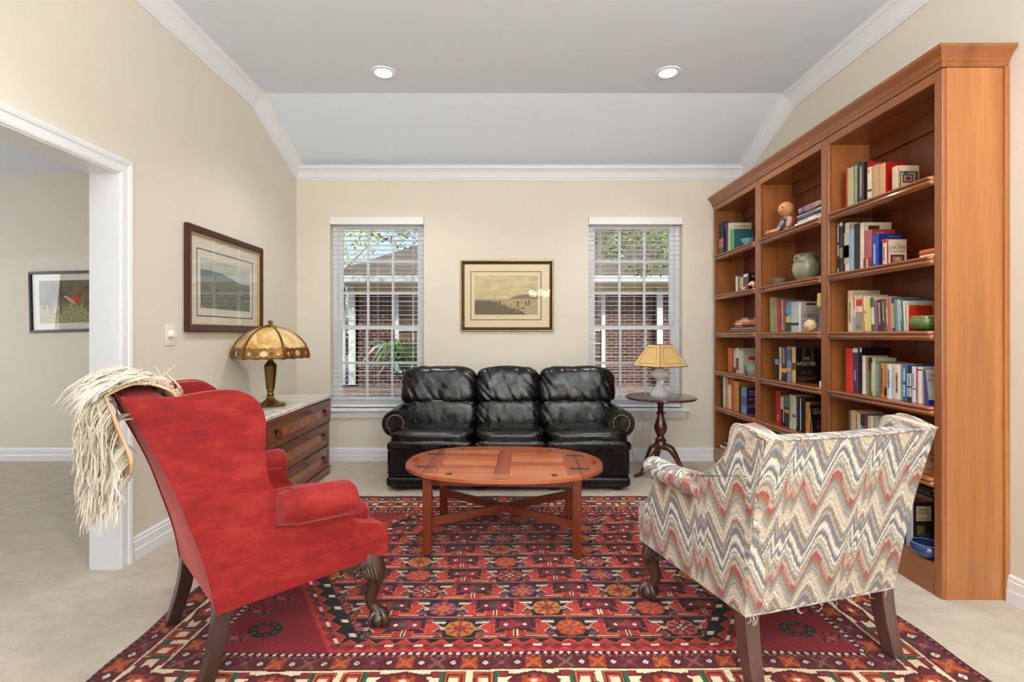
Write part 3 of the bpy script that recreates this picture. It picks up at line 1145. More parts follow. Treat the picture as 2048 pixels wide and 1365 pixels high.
t.bump(t.noise(t.coord(), 420, 2), 0.35, 0.004)
me.materials.append(t.m)
rug = bpy.data.objects.new('rug', me)
COL.objects.link(rug)
tag(rug, 'red and navy hand-knotted rug with cream border under the coffee table', 'rug')
RUGZ = 0.0140
# ---------------------------------------------------------------- sofa
t = NT('black_leather')
t.b.inputs['Base Color'].default_value = lin((9, 10, 12))
t.b.inputs['Roughness'].default_value = 0.30
t.b.inputs['Specular IOR Level'].default_value = 0.5
co = t.coord()
wr = t.noise(t.coord((9, 6, 3.2)), 1.6, 4, 0.6, 1.2)
gr = t.noise(co, 240, 2)
t.bump(t.math('ADD', t.math('MULTIPLY', wr, 4.0), t.math('MULTIPLY', gr, 0.06)), 0.07, 0.008)
t.link(t.ramp(t.noise(co, 7, 4), [(0.35, (0.22, 0.22, 0.22, 1)), (0.7, (0.34, 0.34, 0.34, 1))]), t.b.inputs['Roughness'])
LEATHER = t.m
FOOTW = M('dark_stained_foot', (58, 34, 24), 0.3)
NAIL = M('brass_nailhead', (205, 180, 130), 0.25, 1.0)
so = thing('sofa', 'black leather three-seat sofa with nailhead rolled arms between the windows', 'sofa', (0.035, 4.28, 0))


def pads(name, spec, parent):
    for k, (cx, cy, cz, sx, sy, sz, tx, e, crown, wrk, fr, fo) in enumerate(spec):
        vs, fs = cushion(sx, sy, sz, e, 44, wrk, k * 3.1 + len(name), crown, fr, fo)
        T = Matrix.Translation((cx, cy, cz)) @ Matrix.Rotation(R(tx), 4, 'X')
        MB().add(vs, fs).build(name, LEATHER, parent, smooth=180, T=T)


# local frame: x right, y towards the wall, z up (origin at the middle of the sofa on the floor)
b = MB()
b.box(-0.945, 0.945, -0.405, 0.40, 0.10, 0.33)
b.build('base_panel', LEATHER, so, bevel=0.035, bseg=4)
b = MB()
b.box(-0.95, 0.95, -0.415, 0.40, 0.032, 0.115)
b.build('base_skirt', LEATHER, so, bevel=0.03, bseg=4)
b = MB()
b.box(-0.93, 0.93, 0.22, 0.42, 0.2, 0.84, T=None)
b.build('back_frame', LEATHER, so, bevel=0.05, bseg=4)
cx3 = [(-0.607, 0.345), (0.002, 0.292), (0.607, 0.335)]
pads('seat_cushion', [(c, -0.10, 0.385, w_ - 0.002, 0.345, 0.088, -1.5, 5.0, 0.10, 0.004, (6, 5, 6), None) for c, w_ in ((-0.607, 0.335), (0.015, 0.282), (0.622, 0.328))], so)
pads('front_roll', [(c, -0.395, 0.35, w_, 0.062, 0.058, 0, 3.4, 0, 0.004, (8, 8, 8), (0.004, 9)) for c, w_ in ((-0.607, 0.335), (0.015, 0.282), (0.622, 0.330))], so)
pads('lumbar_cushion', [(c, 0.085, 0.53, w_, 0.11, 0.130, -10, 4.2, 0, 0.008, (7, 5, 3), (0.010, 9)) for c, w_ in ((-0.585, 0.325), (0.002, 0.290), (0.592, 0.325))], so)
pads('head_cushion', [(c, 0.160, 0.752, w_, 0.150, 0.182, -13, 4.0, 0, 0.012, (5, 4, 4), (0.016, 8)) for c, w_ in ((-0.602, 0.340), (-0.002, 0.292), (0.605, 0.342))], so)
for sg in (-1, 1):
    def axf(p):
        return p
    prof = []
    # scroll-arm cross-section: slim panel below, roll turned outward at the top
    for a in np.linspace(-0.42 * pi, 1.18 * pi, 26):
        prof.append((0.905 + 0.112 * math.cos(a), 0.503 + 0.110 * math.sin(a)))
    outline = [(0.825, 0.30)] + [(0.825, 0.30 + 0.0)] + [(0.955, 0.30)]
    outline = [(0.820, 0.26), (0.950, 0.26), (0.948, 0.35)] + prof + [(0.805, 0.44)]
    outline = [(sg * px, pz) for px, pz in outline]
    rings = []
    for (yy, k) in ((-0.265, 0.90), (-0.278, 0.97), (-0.262, 1.0), (0.05, 1.0), (0.36, 0.94)):
        rings.append([Vector((sg * 0.90 + (px - sg * 0.90) * k, yy, 0.45 + (pz - 0.45) * k)) for px, pz in outline])
    rings[0] = [Vector((p.x, -0.279, p.z)) for p in rings[0]]
    ar = MB().loft(rings).build('arm', LEATHER, so, smooth=45)
    # nailhead horseshoe on the arm front
    b = MB()
    path = [(sg * (0.868), 0.385)] + [(sg * (0.905 + 0.066 * math.cos(a)), 0.507 + 0.066 * math.sin(a)) for a in np.linspace(1.15 * pi, -0.25 * pi, 20)] + [(sg * 0.930, 0.385)]
    pth = catmull([(x, -0.283, z) for x, z in path], 4)
    acc, last = 0, None
    for q in pth:
        if last is None or (q - last).length > 0.0145:
            b.sphere(q, 0.0058, 8, 5, (1, 0.7, 1))
            last = q
    b.build('nailhead_trim', NAIL, ar, smooth=180)
for fx in (-0.85, -0.22, 0.36, 0.85):
    MB().lathe([(0.03, 0), (0.055, 0.008), (0.062, 0.022), (0.05, 0.036), (0.04, 0.04)], 20, (fx, -0.33, 0)).build('foot', FOOTW, so)
for fx in (-0.85, 0.85):
    MB().lathe([(0.03, 0), (0.055, 0.008), (0.062, 0.022), (0.05, 0.036), (0.04, 0.04)], 20, (fx, 0.33, 0)).build('foot', FOOTW, so)

# ---------------------------------------------------------------- coffee table
TOPX = wood('cherry_top_x', [(0.3, (146, 66, 34)), (0.55, (176, 88, 46)), (0.75, (196, 106, 58))], 'x', 9, 0.22, 0.5, fine=0.12)
TOPY = wood('cherry_top_y', [(0.3, (138, 60, 32)), (0.55, (164, 78, 42)), (0.75, (184, 96, 54))], 'y', 9, 0.22, 0.5, fine=0.12)
TLEG = wood('mahogany_leg', [(0.3, (84, 33, 16)), (0.6, (112, 48, 24)), (0.8, (128, 60, 30))], 'z', 9, 0.25, 0.4, fine=0.15)
PL = [wood('cherry_plank_%s' % k, [(0.3, a), (0.7, c)], 'x', 8, 0.22, 0.5, fine=0.12) for k, a, c in (('amber', (172, 88, 42), (198, 112, 60)), ('rose', (158, 72, 38), (180, 92, 50)), ('honey', (184, 100, 50), (206, 124, 70)))]
ct = thing('coffee_table', 'oval wooden butler coffee table with brass hinges standing on the rug', 'coffee table', (0.0, 2.99, RUGZ), R(-2.8))
TZ = 0.447
TA, TB = 0.580, 0.400


def oval(n=2.35, k=120, a=TA, bb=TB):
    return [(math.copysign(abs(math.cos(x)) ** (2 / n), math.cos(x)) * a, math.copysign(abs(math.sin(x)) ** (2 / n), math.sin(x)) * bb) for x in np.linspace(0, 2 * pi, k, endpoint=False)]


def clip(poly, f):
    out = []
    for i in range(len(poly)):
        p, q = poly[i], poly[(i + 1) % len(poly)]
        fp, fq = f(p), f(q)
        if fp >= 0:
            out.append(p)
        if (fp >= 0) != (fq >= 0):
            tt = fp / (fp - fq)
            out.append((p[0] + (q[0] - p[0]) * tt, p[1] + (q[1] - p[1]) * tt))
    return out


OV = oval()
CX_, CY_ = 0.435, 0.285
g = 0.0012
mid = clip(clip(OV, lambda p: CX_ - g - p[0]), lambda p: p[0] + CX_ - g)
central = clip(clip(mid, lambda p: CY_ - g * 0.4 - p[1]), lambda p: p[1] + CY_ - g * 0.4)
ctop = MB()
# centre: frame-and-panel of separate boards
z0, z1 = TZ - 0.019, TZ
sx_ = 0.075


def brd(x0, x1, y0, y1, mi, zz=z1):
    ctop.box(x0 + 0.0005, x1 - 0.0005, y0 + 0.0005, y1 - 0.0005, z0, zz, mi)


brd(-CX_ + g, -CX_ + sx_, -CY_, CY_, 0)
brd(CX_ - sx_, CX_ - g, -CY_, CY_, 0)
brd(-0.040, 0.040, -CY_, CY_, 0)
ys = np.linspace(-CY_, CY_, 7)
for sgn in (-1, 1):
    xa, xb = (-CX_ + sx_, -0.040) if sgn < 0 else (0.040, CX_ - sx_)
    for k in range(6):
        brd(xa, xb, ys[k], ys[k + 1], 1 + ((k * 2 + (sgn > 0)) * 5 % 3))
ctop.build('centre_panel', [TOPY] + PL, ct, smooth=0, bevel=0.0012, bseg=1)
for nm, poly, mt in (('end_flap', clip(OV, lambda p: p[0] - CX_ - g), TOPY), ('end_flap', clip(OV, lambda p: -CX_ - g - p[0]), TOPY),
                     ('side_flap', clip(mid, lambda p: p[1] - CY_ - g), TOPX), ('side_flap', clip(mid, lambda p: -CY_ - g - p[1]), TOPX)):
    cxx = sum(p[0] for p in poly) / len(poly)
    if nm == 'end_flap':
        # heart-shaped hand hole cut through the flap: build the flap as a ring bridging to the hole
        sg = 1 if cxx > 0 else -1
        hole = [(0.528 * sg + 0.020 * math.cos(a) * sg, 0.052 * math.sin(a) * (0.75 + 0.25 * math.cos(a))) for a in np.linspace(0, 2 * pi, 40, endpoint=False)]
        bmm = bmesh.new()
        tops = []
        for pl in (poly, hole):
            vsx = [bmm.verts.new((x, y, z1)) for x, y in pl]
            for i in range(len(vsx)):
                bmm.edges.new((vsx[i], vsx[(i + 1) % len(vsx)]))
        bmesh.ops.triangle_fill(bmm, edges=bmm.edges[:], use_beauty=True)
        ext = bmesh.ops.extrude_face_region(bmm, geom=bmm.faces[:])
        for vv in [q for q in ext['geom'] if isinstance(q, bmesh.types.BMVert)]:
            vv.co.z = z0
        bmesh.ops.recalc_face_normals(bmm, faces=bmm.faces[:])
        me = bpy.data.meshes.new(nm)
        bmm.to_mesh(me)
        bmm.free()
        me.materials.append(mt)
        o = bpy.data.objects.new(nm, me)
        COL.objects.link(o)
        o.parent = ct
    else:
        o = MB().prism(poly, 'z', z0, z1).build(nm, mt, ct, smooth=0)
        sg = 1 if sum(p[1] for p in poly) > 0 else -1
        sl = [(0.040 * math.cos(a) + (0.0), sg * 0.372 + 0.006 * math.sin(a)) for a in np.linspace(0, 2 * pi, 20, endpoint=False)]
        MB().prism(sl, 'z', z1 - 0.0002, z1 + 0.0006).build('hand_slot', DARK, o, smooth=0)
# hinges: brass plates across each joint
for hx, hy, rot in ((CX_, 0.15, 0), (CX_, -0.15, 0), (-CX_, 0.15, 0), (-CX_, -0.15, 0), (0.285, CY_, 90), (-0.285, CY_, 90), (0.285, -CY_, 90), (-0.285, -CY_, 90)):
    b = MB()
    T = Matrix.Translation((hx, hy, z1)) @ Matrix.Rotation(R(rot), 4, 'Z')
    L = 0.056 if rot == 0 else 0.020
    b.box(-L, -0.004, -0.014, 0.014, -0.001, 0.0012, T=T)
    b.box(0.004, L, -0.014, 0.014, -0.001, 0.0012, T=T)
    b.tube([T @ Vector((0, -0.014, 0.0015)), T @ Vector((0, 0.014, 0.0015))], 0.004, 8)
    b.build('hinge', M('hinge_brass', (66, 56, 40), 0.35, 0.8), ct)
b = MB()
ax, ay = 0.385, 0.250
for sy in (-1, 1):
    b.box(-ax, ax, sy * ay - 0.011, sy * ay + 0.011, TZ - 0.075, TZ - 0.019)
for sxx in (-1, 1):
    b.box(sxx * ax - 0.011, sxx * ax + 0.011, -ay, ay, TZ - 0.075, TZ - 0.019)
b.build('apron', TLEG, ct, bevel=0.003)
for sxx in (-1, 1):
    for sy in (-1, 1):
        b = MB()
        b.box(sxx * 0.407 - 0.024, sxx * 0.407 + 0.024, sy * 0.262 - 0.024, sy * 0.262 + 0.024, 0, TZ - 0.019)
        for gx in (-0.016, 0.016):
            b.box(sxx * 0.407 + gx - 0.002, sxx * 0.407 + gx + 0.002, sy * 0.262 - 0.0248, sy * 0.262 + 0.0248, 0.0, TZ - 0.03)
        b.build('leg', TLEG, ct, bevel=0.003)
for k, ang in enumerate((1, -1)):
    L = math.hypot(0.407, 0.262)
    a = math.atan2(0.262 * ang, 0.407)
    T = Matrix.Translation((0, 0, 0.172)) @ Matrix.Rotation(a, 4, 'Z')
    b = MB()
    zo = 0.022
    b.box(-L + 0.02, L - 0.02, -0.012, 0.012, -zo if k == 0 else -zo + 0.001, zo if k == 0 else zo - 0.001, T=T)
    b.build('stretcher', wood('mahogany_rail', [(0.3, (92, 40, 20)), (0.7, (124, 60, 32))], 'x', 9, 0.3, 0.3), ct, bevel=0.002)

# ---------------------------------------------------------------- carved claw-foot leg
def claw_leg(b, x, y, dx, dy, top, bi=0):
    """cabriole leg: knee under (x, y, top), sweeping along (dx, dy) to a ball-and-claw foot"""
    D = Vector((dx, dy, 0)).normalized()
    N = Vector((-D.y, D.x, 0))
    P0 = Vector((x, y, 0))
    key = [(-0.030, top + 0.02), (-0.006, top - 0.015), (0.012, top * 0.80), (0.006, top * 0.62), (-0.008, top * 0.46), (-0.006, top * 0.34), (0.010, top * 0.26), (0.018, 0.055)]
    pts = catmull([P0 + D * a + Vector((0, 0, z)) for a, z in key], 5)
    b.tube(pts, [0.052, 0.050, 0.042, 0.031, 0.024, 0.021, 0.023, 0.030], 14, up=N)
    c = P0 + D * 0.022 + Vector((0, 0, 0.033))
    b.sphere(c, 0.034, 16, 12)
    for a in (-2.4, -0.75, 0.75, 2.4):
        d = (D * math.cos(a) + N * math.sin(a))
        tp = catmull([c + Vector((0, 0, 0.038)) + d * 0.010, c + d * 0.036 + Vector((0, 0, 0.020)), c + d * 0.040 + Vector((0, 0, -0.004)), c + d * 0.026 + Vector((0, 0, -0.028))], 5)
        b.tube(tp, [0.014, 0.012, 0.010, 0.004], 8)
    # carved leaf scrolls on the knee
    for s in (-1, 1):
        for k in range(5):
            q = k * 0.011
            b.tube(catmull([P0 + N * s * (0.034 - q * 0.3) + D * (0.030 - q) + Vector((0, 0, top * 0.60 + q)), P0 + N * s * (0.050 - q * 0.2) + D * (0.022 - q) + Vector((0, 0, top * 0.80)), P0 + N * s * 0.042 + D * (0.010 - q * 1.6) + Vector((0, 0, top * 0.98))], 4), [0.003, 0.008, 0.005], 6)
    return P0, D, N


def ear_scroll(b, P0, d, n, top):
    """carved bracket running along the rail from the knee, direction d, outward normal n"""
    d = Vector(d).normalized()
    n = Vector(n).normalized()
    out = [(0.02, 0.0), (0.155, 0.0), (0.140, -0.012), (0.120, -0.030), (0.100, -0.046), (0.080, -0.052), (0.066, -0.046), (0.058, -0.034), (0.02, -0.045)]
    ring = []
    for o in (-0.012, 0.014):
        ring.append([P0 + d * a + Vector((0, 0, top + z + 0.004)) + n * o for a, z in out])
    b.loft(ring)
    for (ca, cz, r0, dirn) in ((0.088, -0.030, 0.020, 1), (0.058, -0.022, 0.022, -1)):
        sp = []
        for k in range(28):
            a = k * 0.42
            r = r0 * (1 - k / 30)
            sp.append(P0 + d * (ca + r * math.cos(a) * dirn) + Vector((0, 0, top + cz + r * math.sin(a))) + n * 0.015)
        b.tube(sp, [0.005, 0.004], 6)
    for k in range(4):
        a0 = 0.105 + k * 0.012
        b.tube(catmull([P0 + d * a0 + Vector((0, 0, top)) + n * 0.014, P0 + d * (a0 - 0.006) + Vector((0, 0, top - 0.02)) + n * 0.016, P0 + d * (a0 - 0.018) + Vector((0, 0, top - 0.036 + k * 0.006)) + n * 0.014], 3), [0.004, 0.003], 6)


def back_leg(top, x, y, kx, ky, w_=0.026):
    """square raked leg, foot displaced by (kx, ky) from the top"""
    rings = []
    for f in np.linspace(0, 1, 8):
        k = f ** 1.6
        cx, cy = x + kx * k, y + ky * k
        ww = w_ * (1 - 0.18 * f)
        z = top * (1 - f)
        rings.append([Vector((cx + ww, cy + ww, z)), Vector((cx - ww, cy + ww, z)), Vector((cx - ww, cy - ww, z)), Vector((cx + ww, cy - ww, z))])
    return MB().loft(rings)


LEGD = wood('dark_walnut_leg', [(0.3, (38, 22, 18)), (0.7, (66, 42, 34))], 'z', 12, 0.28, 0.3, fine=0.2)
CARVE = wood('carved_walnut', [(0.3, (44, 30, 24)), (0.7, (82, 60, 48))], 'z', 14, 0.3, 0.35, fine=0.2)

# ---------------------------------------------------------------- red velvet wing chair
t = NT('red_velvet')
co = t.coord()
n = t.noise(t.coord((1.4, 1.4, 3.2)), 4.2, 8, 0.72, 0.2)
t.link(t.ramp(n, [(0.30, lin((108, 19, 21))), (0.5, lin((130, 28, 27))), (0.70, lin((152, 46, 42)))]), t.b.inputs['Base Color'])
t.b.inputs['Roughness'].default_value = 0.75
t.b.inputs['Specular IOR Level'].default_value = 0.2
t.b.inputs['Sheen Weight'].default_value = 0.55
t.b.inputs['Sheen Roughness'].default_value = 0.35
t.b.inputs['Sheen Tint'].default_value = lin((250, 150, 150))
t.bump(t.math('ADD', t.noise(co, 300, 2), t.math('MULTIPLY', t.noise(t.coord((20, 20, 90)), 1, 2), 0.5)), 0.12, 0.003)
VELVET = t.m
wc = thing('wing_chair', 'red velvet wing chair with carved claw feet and a fur throw over its back', 'armchair', (-1.176, 1.916, RUGZ), R(43.5))


def smooth_outline(pts, n=7):
    """pts with optional True in slot 3 = sharp corner; rounds the rest"""
    segs = []
    cur = []
    L = len(pts)
    start = next((i for i, p in enumerate(pts) if len(p) > 2), 0)
    seq = [pts[(start + i) % L] for i in range(L)] + [pts[start]]
    out = []
    cur = [seq[0][:2]]
    for p in seq[1:]:
        cur.append(p[:2])
        if len(p) > 2:
            c3 = [(a, b_, 0) for a, b_ in cur]
            res = catmull(c3, n) if len(cur) > 2 else [Vector(q) for q in c3]
            out += [(q.x, q.y) for q in res[:-1]]
            cur = [p[:2]]
    return out


def back_out(z):
    zz = z - 0.245
    return -0.135 * zz - 0.255 * zz * zz


def side_panel(parent, outline, half, flare, thick, sg, mat, name='side_panel', bev=0.028, bulge=0.0):
    ys = [0.0, thick]
    rings = []
    for q in (0, 1):
        ring = []
        for (x, z) in outline:
            zn = (z - 0.245) / 0.79
            y = half - 0.055 * zn + flare * (x - back_out(z)) - (thick if q else 0)
            ring.append(Vector((x, sg * y, z)))
        rings.append(ring)
    return MB().loft(rings).build(name, mat, parent, smooth=50, bevel=bev, bseg=4)


red_out = smooth_outline([(0.0, 0.245, 1), (-0.0265, 0.40), (-0.072, 0.565), (-0.120, 0.72), (-0.186, 0.88), (-0.2535, 1.032, 1), (-0.21, 1.026), (-0.12, 1.022), (0.0, 1.036), (0.07, 1.030), (0.125, 0.990), (0.150, 0.920), (0.153, 0.80), (0.163, 0.70), (0.195, 0.64), (0.245, 0.595, 1), (0.418, 0.575, 1), (0.440, 0.52), (0.488, 0.465), (0.575, 0.438), (0.604, 0.415), (0.607, 0.305, 1)])
red_out = [(x, 0.245 + (z - 0.245) * 0.965) for x, z in red_out]
for sg in (-1, 1):
    sp = side_panel(wc, red_out, 0.290, 0.149, 0.070, sg, VELVET)
    k0 = [i for i, p in enumerate(red_out) if abs(p[0]) < 1e-6 and abs(p[1] - 0.245) < 1e-6][0]
    path = []
    for p in red_out:
        path.append(Vector((p[0], sg * (0.290 - 0.055 * (p[1] - 0.245) / 0.79 + 0.149 * (p[0] - back_out(p[1])) - 0.004), p[1])))
    b = MB()
    pp = path[k0:] + path[:k0]
    b.tube(pp[:7 * 12], 0.0045, 6)
    b.build('welt', VELVET, sp, smooth=180)
    # arm: padded roll turned outwards, with a fitted cover over its front
    prof = [(0.285, 0.47), (0.285, 0.56)]
    prof = [(0.262, 0.49), (0.262, 0.562)] + [(0.328 + 0.074 * math.cos(a), 0.574 + 0.062 * math.sin(a)) for a in np.linspace(0.86 * pi, -0.40 * pi, 22)] + [(0.335, 0.506)]
    rings = []
    for x, k in ((0.185, 0.86), (0.25, 1.0), (0.405, 1.0), (0.427, 0.97), (0.438, 0.88), (0.441, 0.70)):
        rings.append([Vector((x, sg * (0.325 + 0.149 * (x - 0.2) + (py - 0.325) * k), 0.562 + (pz - 0.562) * k)) for py, pz in prof])
    MB().loft(rings).build('arm', VELVET, wc, smooth=55)
    rings = []
    for x, k in ((0.235, 1.045), (0.25, 1.06), (0.405, 1.06), (0.434, 1.03), (0.449, 0.92), (0.452, 0.70)):
        rings.append([Vector((x, sg * (0.325 + 0.149 * (x - 0.2) + (py - 0.325) * k), 0.562 + (pz - 0.562) * k)) for py, pz in prof])
    MB().loft(rings).build('arm_cover', VELVET, wc, smooth=55)
# back
bo = smooth_outline([(-0.285, 0.245, 1), (0.285, 0.245, 1), (0.296, 1.028, 1), (0.22, 1.055), (0.0, 1.085), (-0.22, 1.055), (-0.296, 1.028, 1)])


def rake(p):
    z = p.z - 0.245
    return Vector((p.x - 0.135 * z - 0.255 * z * z, p.y, p.z))


nb = 10
rings = []
for q in (0.002, 0.115):
    rings.append([rake(Vector((q, y, z))) for y, z in bo])
# outside and inside back as one padded slab, subdivided up its height
b = MB()


def back_grid(off, flip):
    def fn(i, j):
        z_edge = 0.245
        y = -0.285 + 0.57 * i
        ztop = 0.998 + 0.022 * (1 - (2 * i - 1) ** 2)
        z = z_edge + (ztop - z_edge) * j
        y = y * (1 - 0.16 * j)
        bul = 0.02 * math.sin(pi * i) * math.sin(pi * min(1, j * 1.05)) * (1 if flip else -1)
        return rake(Vector((off + bul, y, z)))
    return fn


b.grid(back_grid(0.0, False), 14, 14)
b.grid(back_grid(0.11, True), 14, 14)
vsn = 14 * 14
ed = [i for i in range(14)] + [14 * j + 13 for j in range(1, 14)] + [13 * 14 + i for i in range(12, -1, -1)] + [14 * j for j in range(12, 0, -1)]
for k in range(len(ed)):
    a, c = ed[k], ed[(k + 1) % len(ed)]
    b.f.append((a, c, c + vsn, a + vsn))
    b.m.append(0)
b.build('back', VELVET, wc, smooth=50, bevel=0.022, bseg=4)
MB().box(0.02, 0.585, -0.285, 0.285, 0.262, 0.36).build('seat_frame', VELVET, wc, bevel=0.02)
MB().loft([[Vector((x, y, z)) for y, z in ((-0.372, 0.302), (0.372, 0.302), (0.372, 0.425), (-0.372, 0.425))] for x in (0.565, 0.600)]).build('front_rail', VELVET, wc, bevel=0.015)
vs, fs = cushion(0.30, 0.285, 0.062, 5, 16, 0.004, 2, 0.12)
MB().add(vs, fs).build('seat_cushion', VELVET, wc, smooth=180, T=Matrix.Translation((0.325, 0, 0.425)), sub=1)
for sg in (-1, 1):
    back_leg(0.27, 0.022, sg * 0.255, -0.060, sg * 0.012, 0.028).build('leg', LEGD, wc, bevel=0.003)
    b = MB()
    P0, D, N = claw_leg(b, 0.560, sg * 0.335, 0.8, sg * 0.6, 0.285)
    ear_scroll(b, Vector((0.560, sg * 0.352, 0)), (-1, -sg * 0.149, 0), (0, sg, 0), 0.288)
    ear_scroll(b, Vector((0.580, sg * 0.335, 0)), (0, -sg, 0), (1, 0, 0), 0.30)
    b.build('leg', CARVE, wc, smooth=60)['label'] = 'carved leg with ball-and-claw foot'

# ---------------------------------------------------------------- long-haired throw over the wing chair
t = NT('suede_hide')
t.link(t.ramp(t.noise(t.coord(), 5, 4), [(0.3, lin((196, 160, 128))), (0.7, lin((228, 200, 168)))]), t.b.inputs['Base Color'])
t.b.inputs['Roughness'].default_value = 0.95
t.bump(t.noise(t.coord(), 90, 3), 0.3, 0.006)
SUEDE = t.m
FUR = M('cream_long_hair', (240, 226, 202), 0.7, var=(18, 0.08), sheen=0.4, spec=0.2)
th = thing('throw', 'long-haired cream sheepskin throw draped over the red wing chair back', 'throw', wc.location, R(43.5))


def hide(s, y):
    """s metres along the drape: negative hangs inside the back, positive hangs behind"""
    zt = 1.026
    sag = 0.010 * math.sin(y * 9) + 0.010 * math.sin(y * 23 + s * 6)
    if s < -0.09:
        z = zt - 0.012 + (s + 0.09) * 0.94
        x = back_out(z) + 0.140 + 0.014 * math.sin(y * 14)
    elif s < 0.09:
        a = (s + 0.09) / 0.18
        x0 = back_out(zt - 0.012) + 0.140
        x1 = back_out(zt) - 0.034
        x = x0 + (x1 - x0) * a
        z = zt + 0.034 * math.sin(pi * a) - 0.012
    else:
        q = s - 0.09
        z = zt - 0.012 - q * 0.985
        x = back_out(zt) - 0.034 + q * (0.04 + 0.75 * max(0.0, 0.05 - y)) - 0.015 * math.sin(y * 11 + 1) * min(1, q * 5)
    return Vector((x, y, z + (sag if abs(s) < 0.2 else 0) * 0.6))


def hide_edge(y, inside):
    f = (y + 0.225) / 0.525
    if inside:
        return -(0.12 + 0.14 * math.sin(pi * min(max(f, 0), 1)) + 0.02 * math.sin(y * 30))
    return 0.22 + 0.24 * math.sin(pi * min(max(f * 0.9 + 0.10, 0), 1)) + 0.015 * math.sin(y * 26)


Y0, Y1 = -0.225, 0.30


def hide_uv(i, j):
    y = Y0 + (Y1 - Y0) * i
    a, c = hide_edge(y, True), hide_edge(y, False)
    return a + (c - a) * j, y


b = MB()
b.grid(lambda i, j: hide(*hide_uv(i, j)), 30, 46)
b.build('hide', SUEDE, th, smooth=180, solid=0.008)
t = NT('cream_long_hair')
geo = t.node('ShaderNodeNewGeometry')
t.link(t.ramp(geo.outputs['Random Per Island'], [(0.0, lin((222, 202, 172))), (0.4, lin((242, 230, 210))), (1.0, lin((252, 248, 242)))]), t.b.inputs['Base Color'])
t.b.inputs['Roughness'].default_value = 0.6
t.b.inputs['Specular IOR Level'].default_value = 0.25
t.b.inputs['Sheen Weight'].default_value = 0.3
FUR = t.m
rr = random.Random(11)
b = MB()
for k in range(1050):
    i, j = rr.random(), rr.random() ** 0.85
    s, y = hide_uv(i, j)
    if s < -0.02 and rr.random() < 0.80:
        continue
    if i < 0.16 and s > 0.2 and rr.random() < 0.75:
        continue                      # the near edge turns its suede side out
    p = hide(s, y)
    ds = hide(s + 0.01, y) - p
    dy = hide(s, y + 0.01) - p
    nrm = ds.cross(dy).normalized()
    if (s > 0.09 and nrm.x > 0) or (s <= 0.09 and nrm.z < 0):
        nrm = -nrm
    down = ds.normalized()
    L = rr.uniform(0.085, 0.15) * (0.75 if s < 0.08 else 1.0)
    fan = (i - 0.5) * 0.5
    side = Vector((0, 1, 0)) * (noise.noise(p * 13) * 0.45 + fan)
    out = rr.uniform(0.55, 1.05)
    d1 = (nrm * out + down * 0.55 + side * 0.6).normalized()
    d2 = (nrm * 0.22 + down * 0.8 + side * 0.9 + Vector((-0.05, 0, -0.45))).normalized()
    wob = Vector((rr.uniform(-1, 1), rr.uniform(-1, 1), rr.uniform(-0.5, 0.5))) * 0.014
    q1 = p + d1 * L * 0.30
    q2 = q1 + d2 * L * 0.32 + wob
    q3 = q2 + (d2 + Vector((0, 0, -0.25))).normalized() * L * 0.30 - wob * 1.3
    tip = q3 + (d2 + Vector((0, 0, -0.3)) + wob * 12).normalized() * L * 0.22
    nh = rr.randint(7, 10)
    for h_ in range(nh):
        off = (dy.normalized() * rr.uniform(-1, 1) + ds.normalized() * rr.uniform(-1, 1)) * 0.013
        w_ = rr.uniform(0.0008, 0.0019)
        b.tube(catmull([p + off, q1 + off * 0.9, q2 + off * 0.6, q3 + off * 0.35, tip + off * 0.15], 2), [w_, w_, w_ * 0.9, w_ * 0.7, 0.0003], 4, sc=(0.7, 1))
b.build('long_hair', FUR, th, smooth=180, recalc=False)
# ---------------------------------------------------------------- flame-stitch armchair
t = NT('flame_stitch')
uvn = t.node('ShaderNodeUVMap', uv_map='cloth')
sep = t.node('ShaderNodeSeparateXYZ')
t.link(uvn.outputs[0], sep.inputs[0])
U, Vv = sep.outputs[0], sep.outputs[1]
PER = 0.345
u_s = t.math('ADD', U, t.math('MULTIPLY', Vv, 0.10))
uq = t.math('MULTIPLY', t.math('FLOOR', t.math('MULTIPLY', u_s, 330.0)), 1 / 330.0)
fr = t.math('FRACT', t.math('DIVIDE', t.math('ADD', uq, 5.0), PER))
fc = t.node('ShaderNodeFloatCurve')
cv = fc.mapping.curves[0]
pts = [(0.0, 1.0), (0.05, 0.93), (0.115, 0.46), (0.175, 0.0), (0.225, 0.14), (0.41, 0.86), (0.46, 0.44), (0.51, 0.63), (0.555, 0.42), (0.61, 0.88), (0.66, 0.30), (0.70, 0.05), (0.735, 0.10), (0.95, 0.90), (1.0, 1.0)]
while len(cv.points) < len(pts):
    cv.points.new(0.5, 0.5)
for k, (a, c) in enumerate(pts):
    cv.points[k].location = (a, c)
    cv.points[k].handle_type = 'VECTOR'
fc.mapping.update()
t.link(fr, fc.inputs['Value'])
h = t.math('MULTIPLY', fc.outputs[0], 0.125)
wn_ = t.node('ShaderNodeTexWhiteNoise', noise_dimensions='1D')
t.link(t.math('MULTIPLY', uq, 917.0), wn_.inputs['W'])
jit = t.math('MULTIPLY', t.math('SUBTRACT', wn_.outputs[0], 0.5), 0.008)
jv = t.node('ShaderNodeCombineXYZ')
t.link(t.math('MULTIPLY', uq, 40.0), jv.inputs[0])
t.link(t.math('MULTIPLY', Vv, 14.0), jv.inputs[1])
jit2 = t.math('MULTIPLY', t.math('SUBTRACT', t.noise(jv.outputs[0], 1.0, 3), 0.5), 0.022)
vv = t.math('ADD', t.math('SUBTRACT', h, Vv), t.math('ADD', jit, jit2))
ph = t.math('FRACT', t.math('DIVIDE', t.math('ADD', vv, 9.0), 0.30))
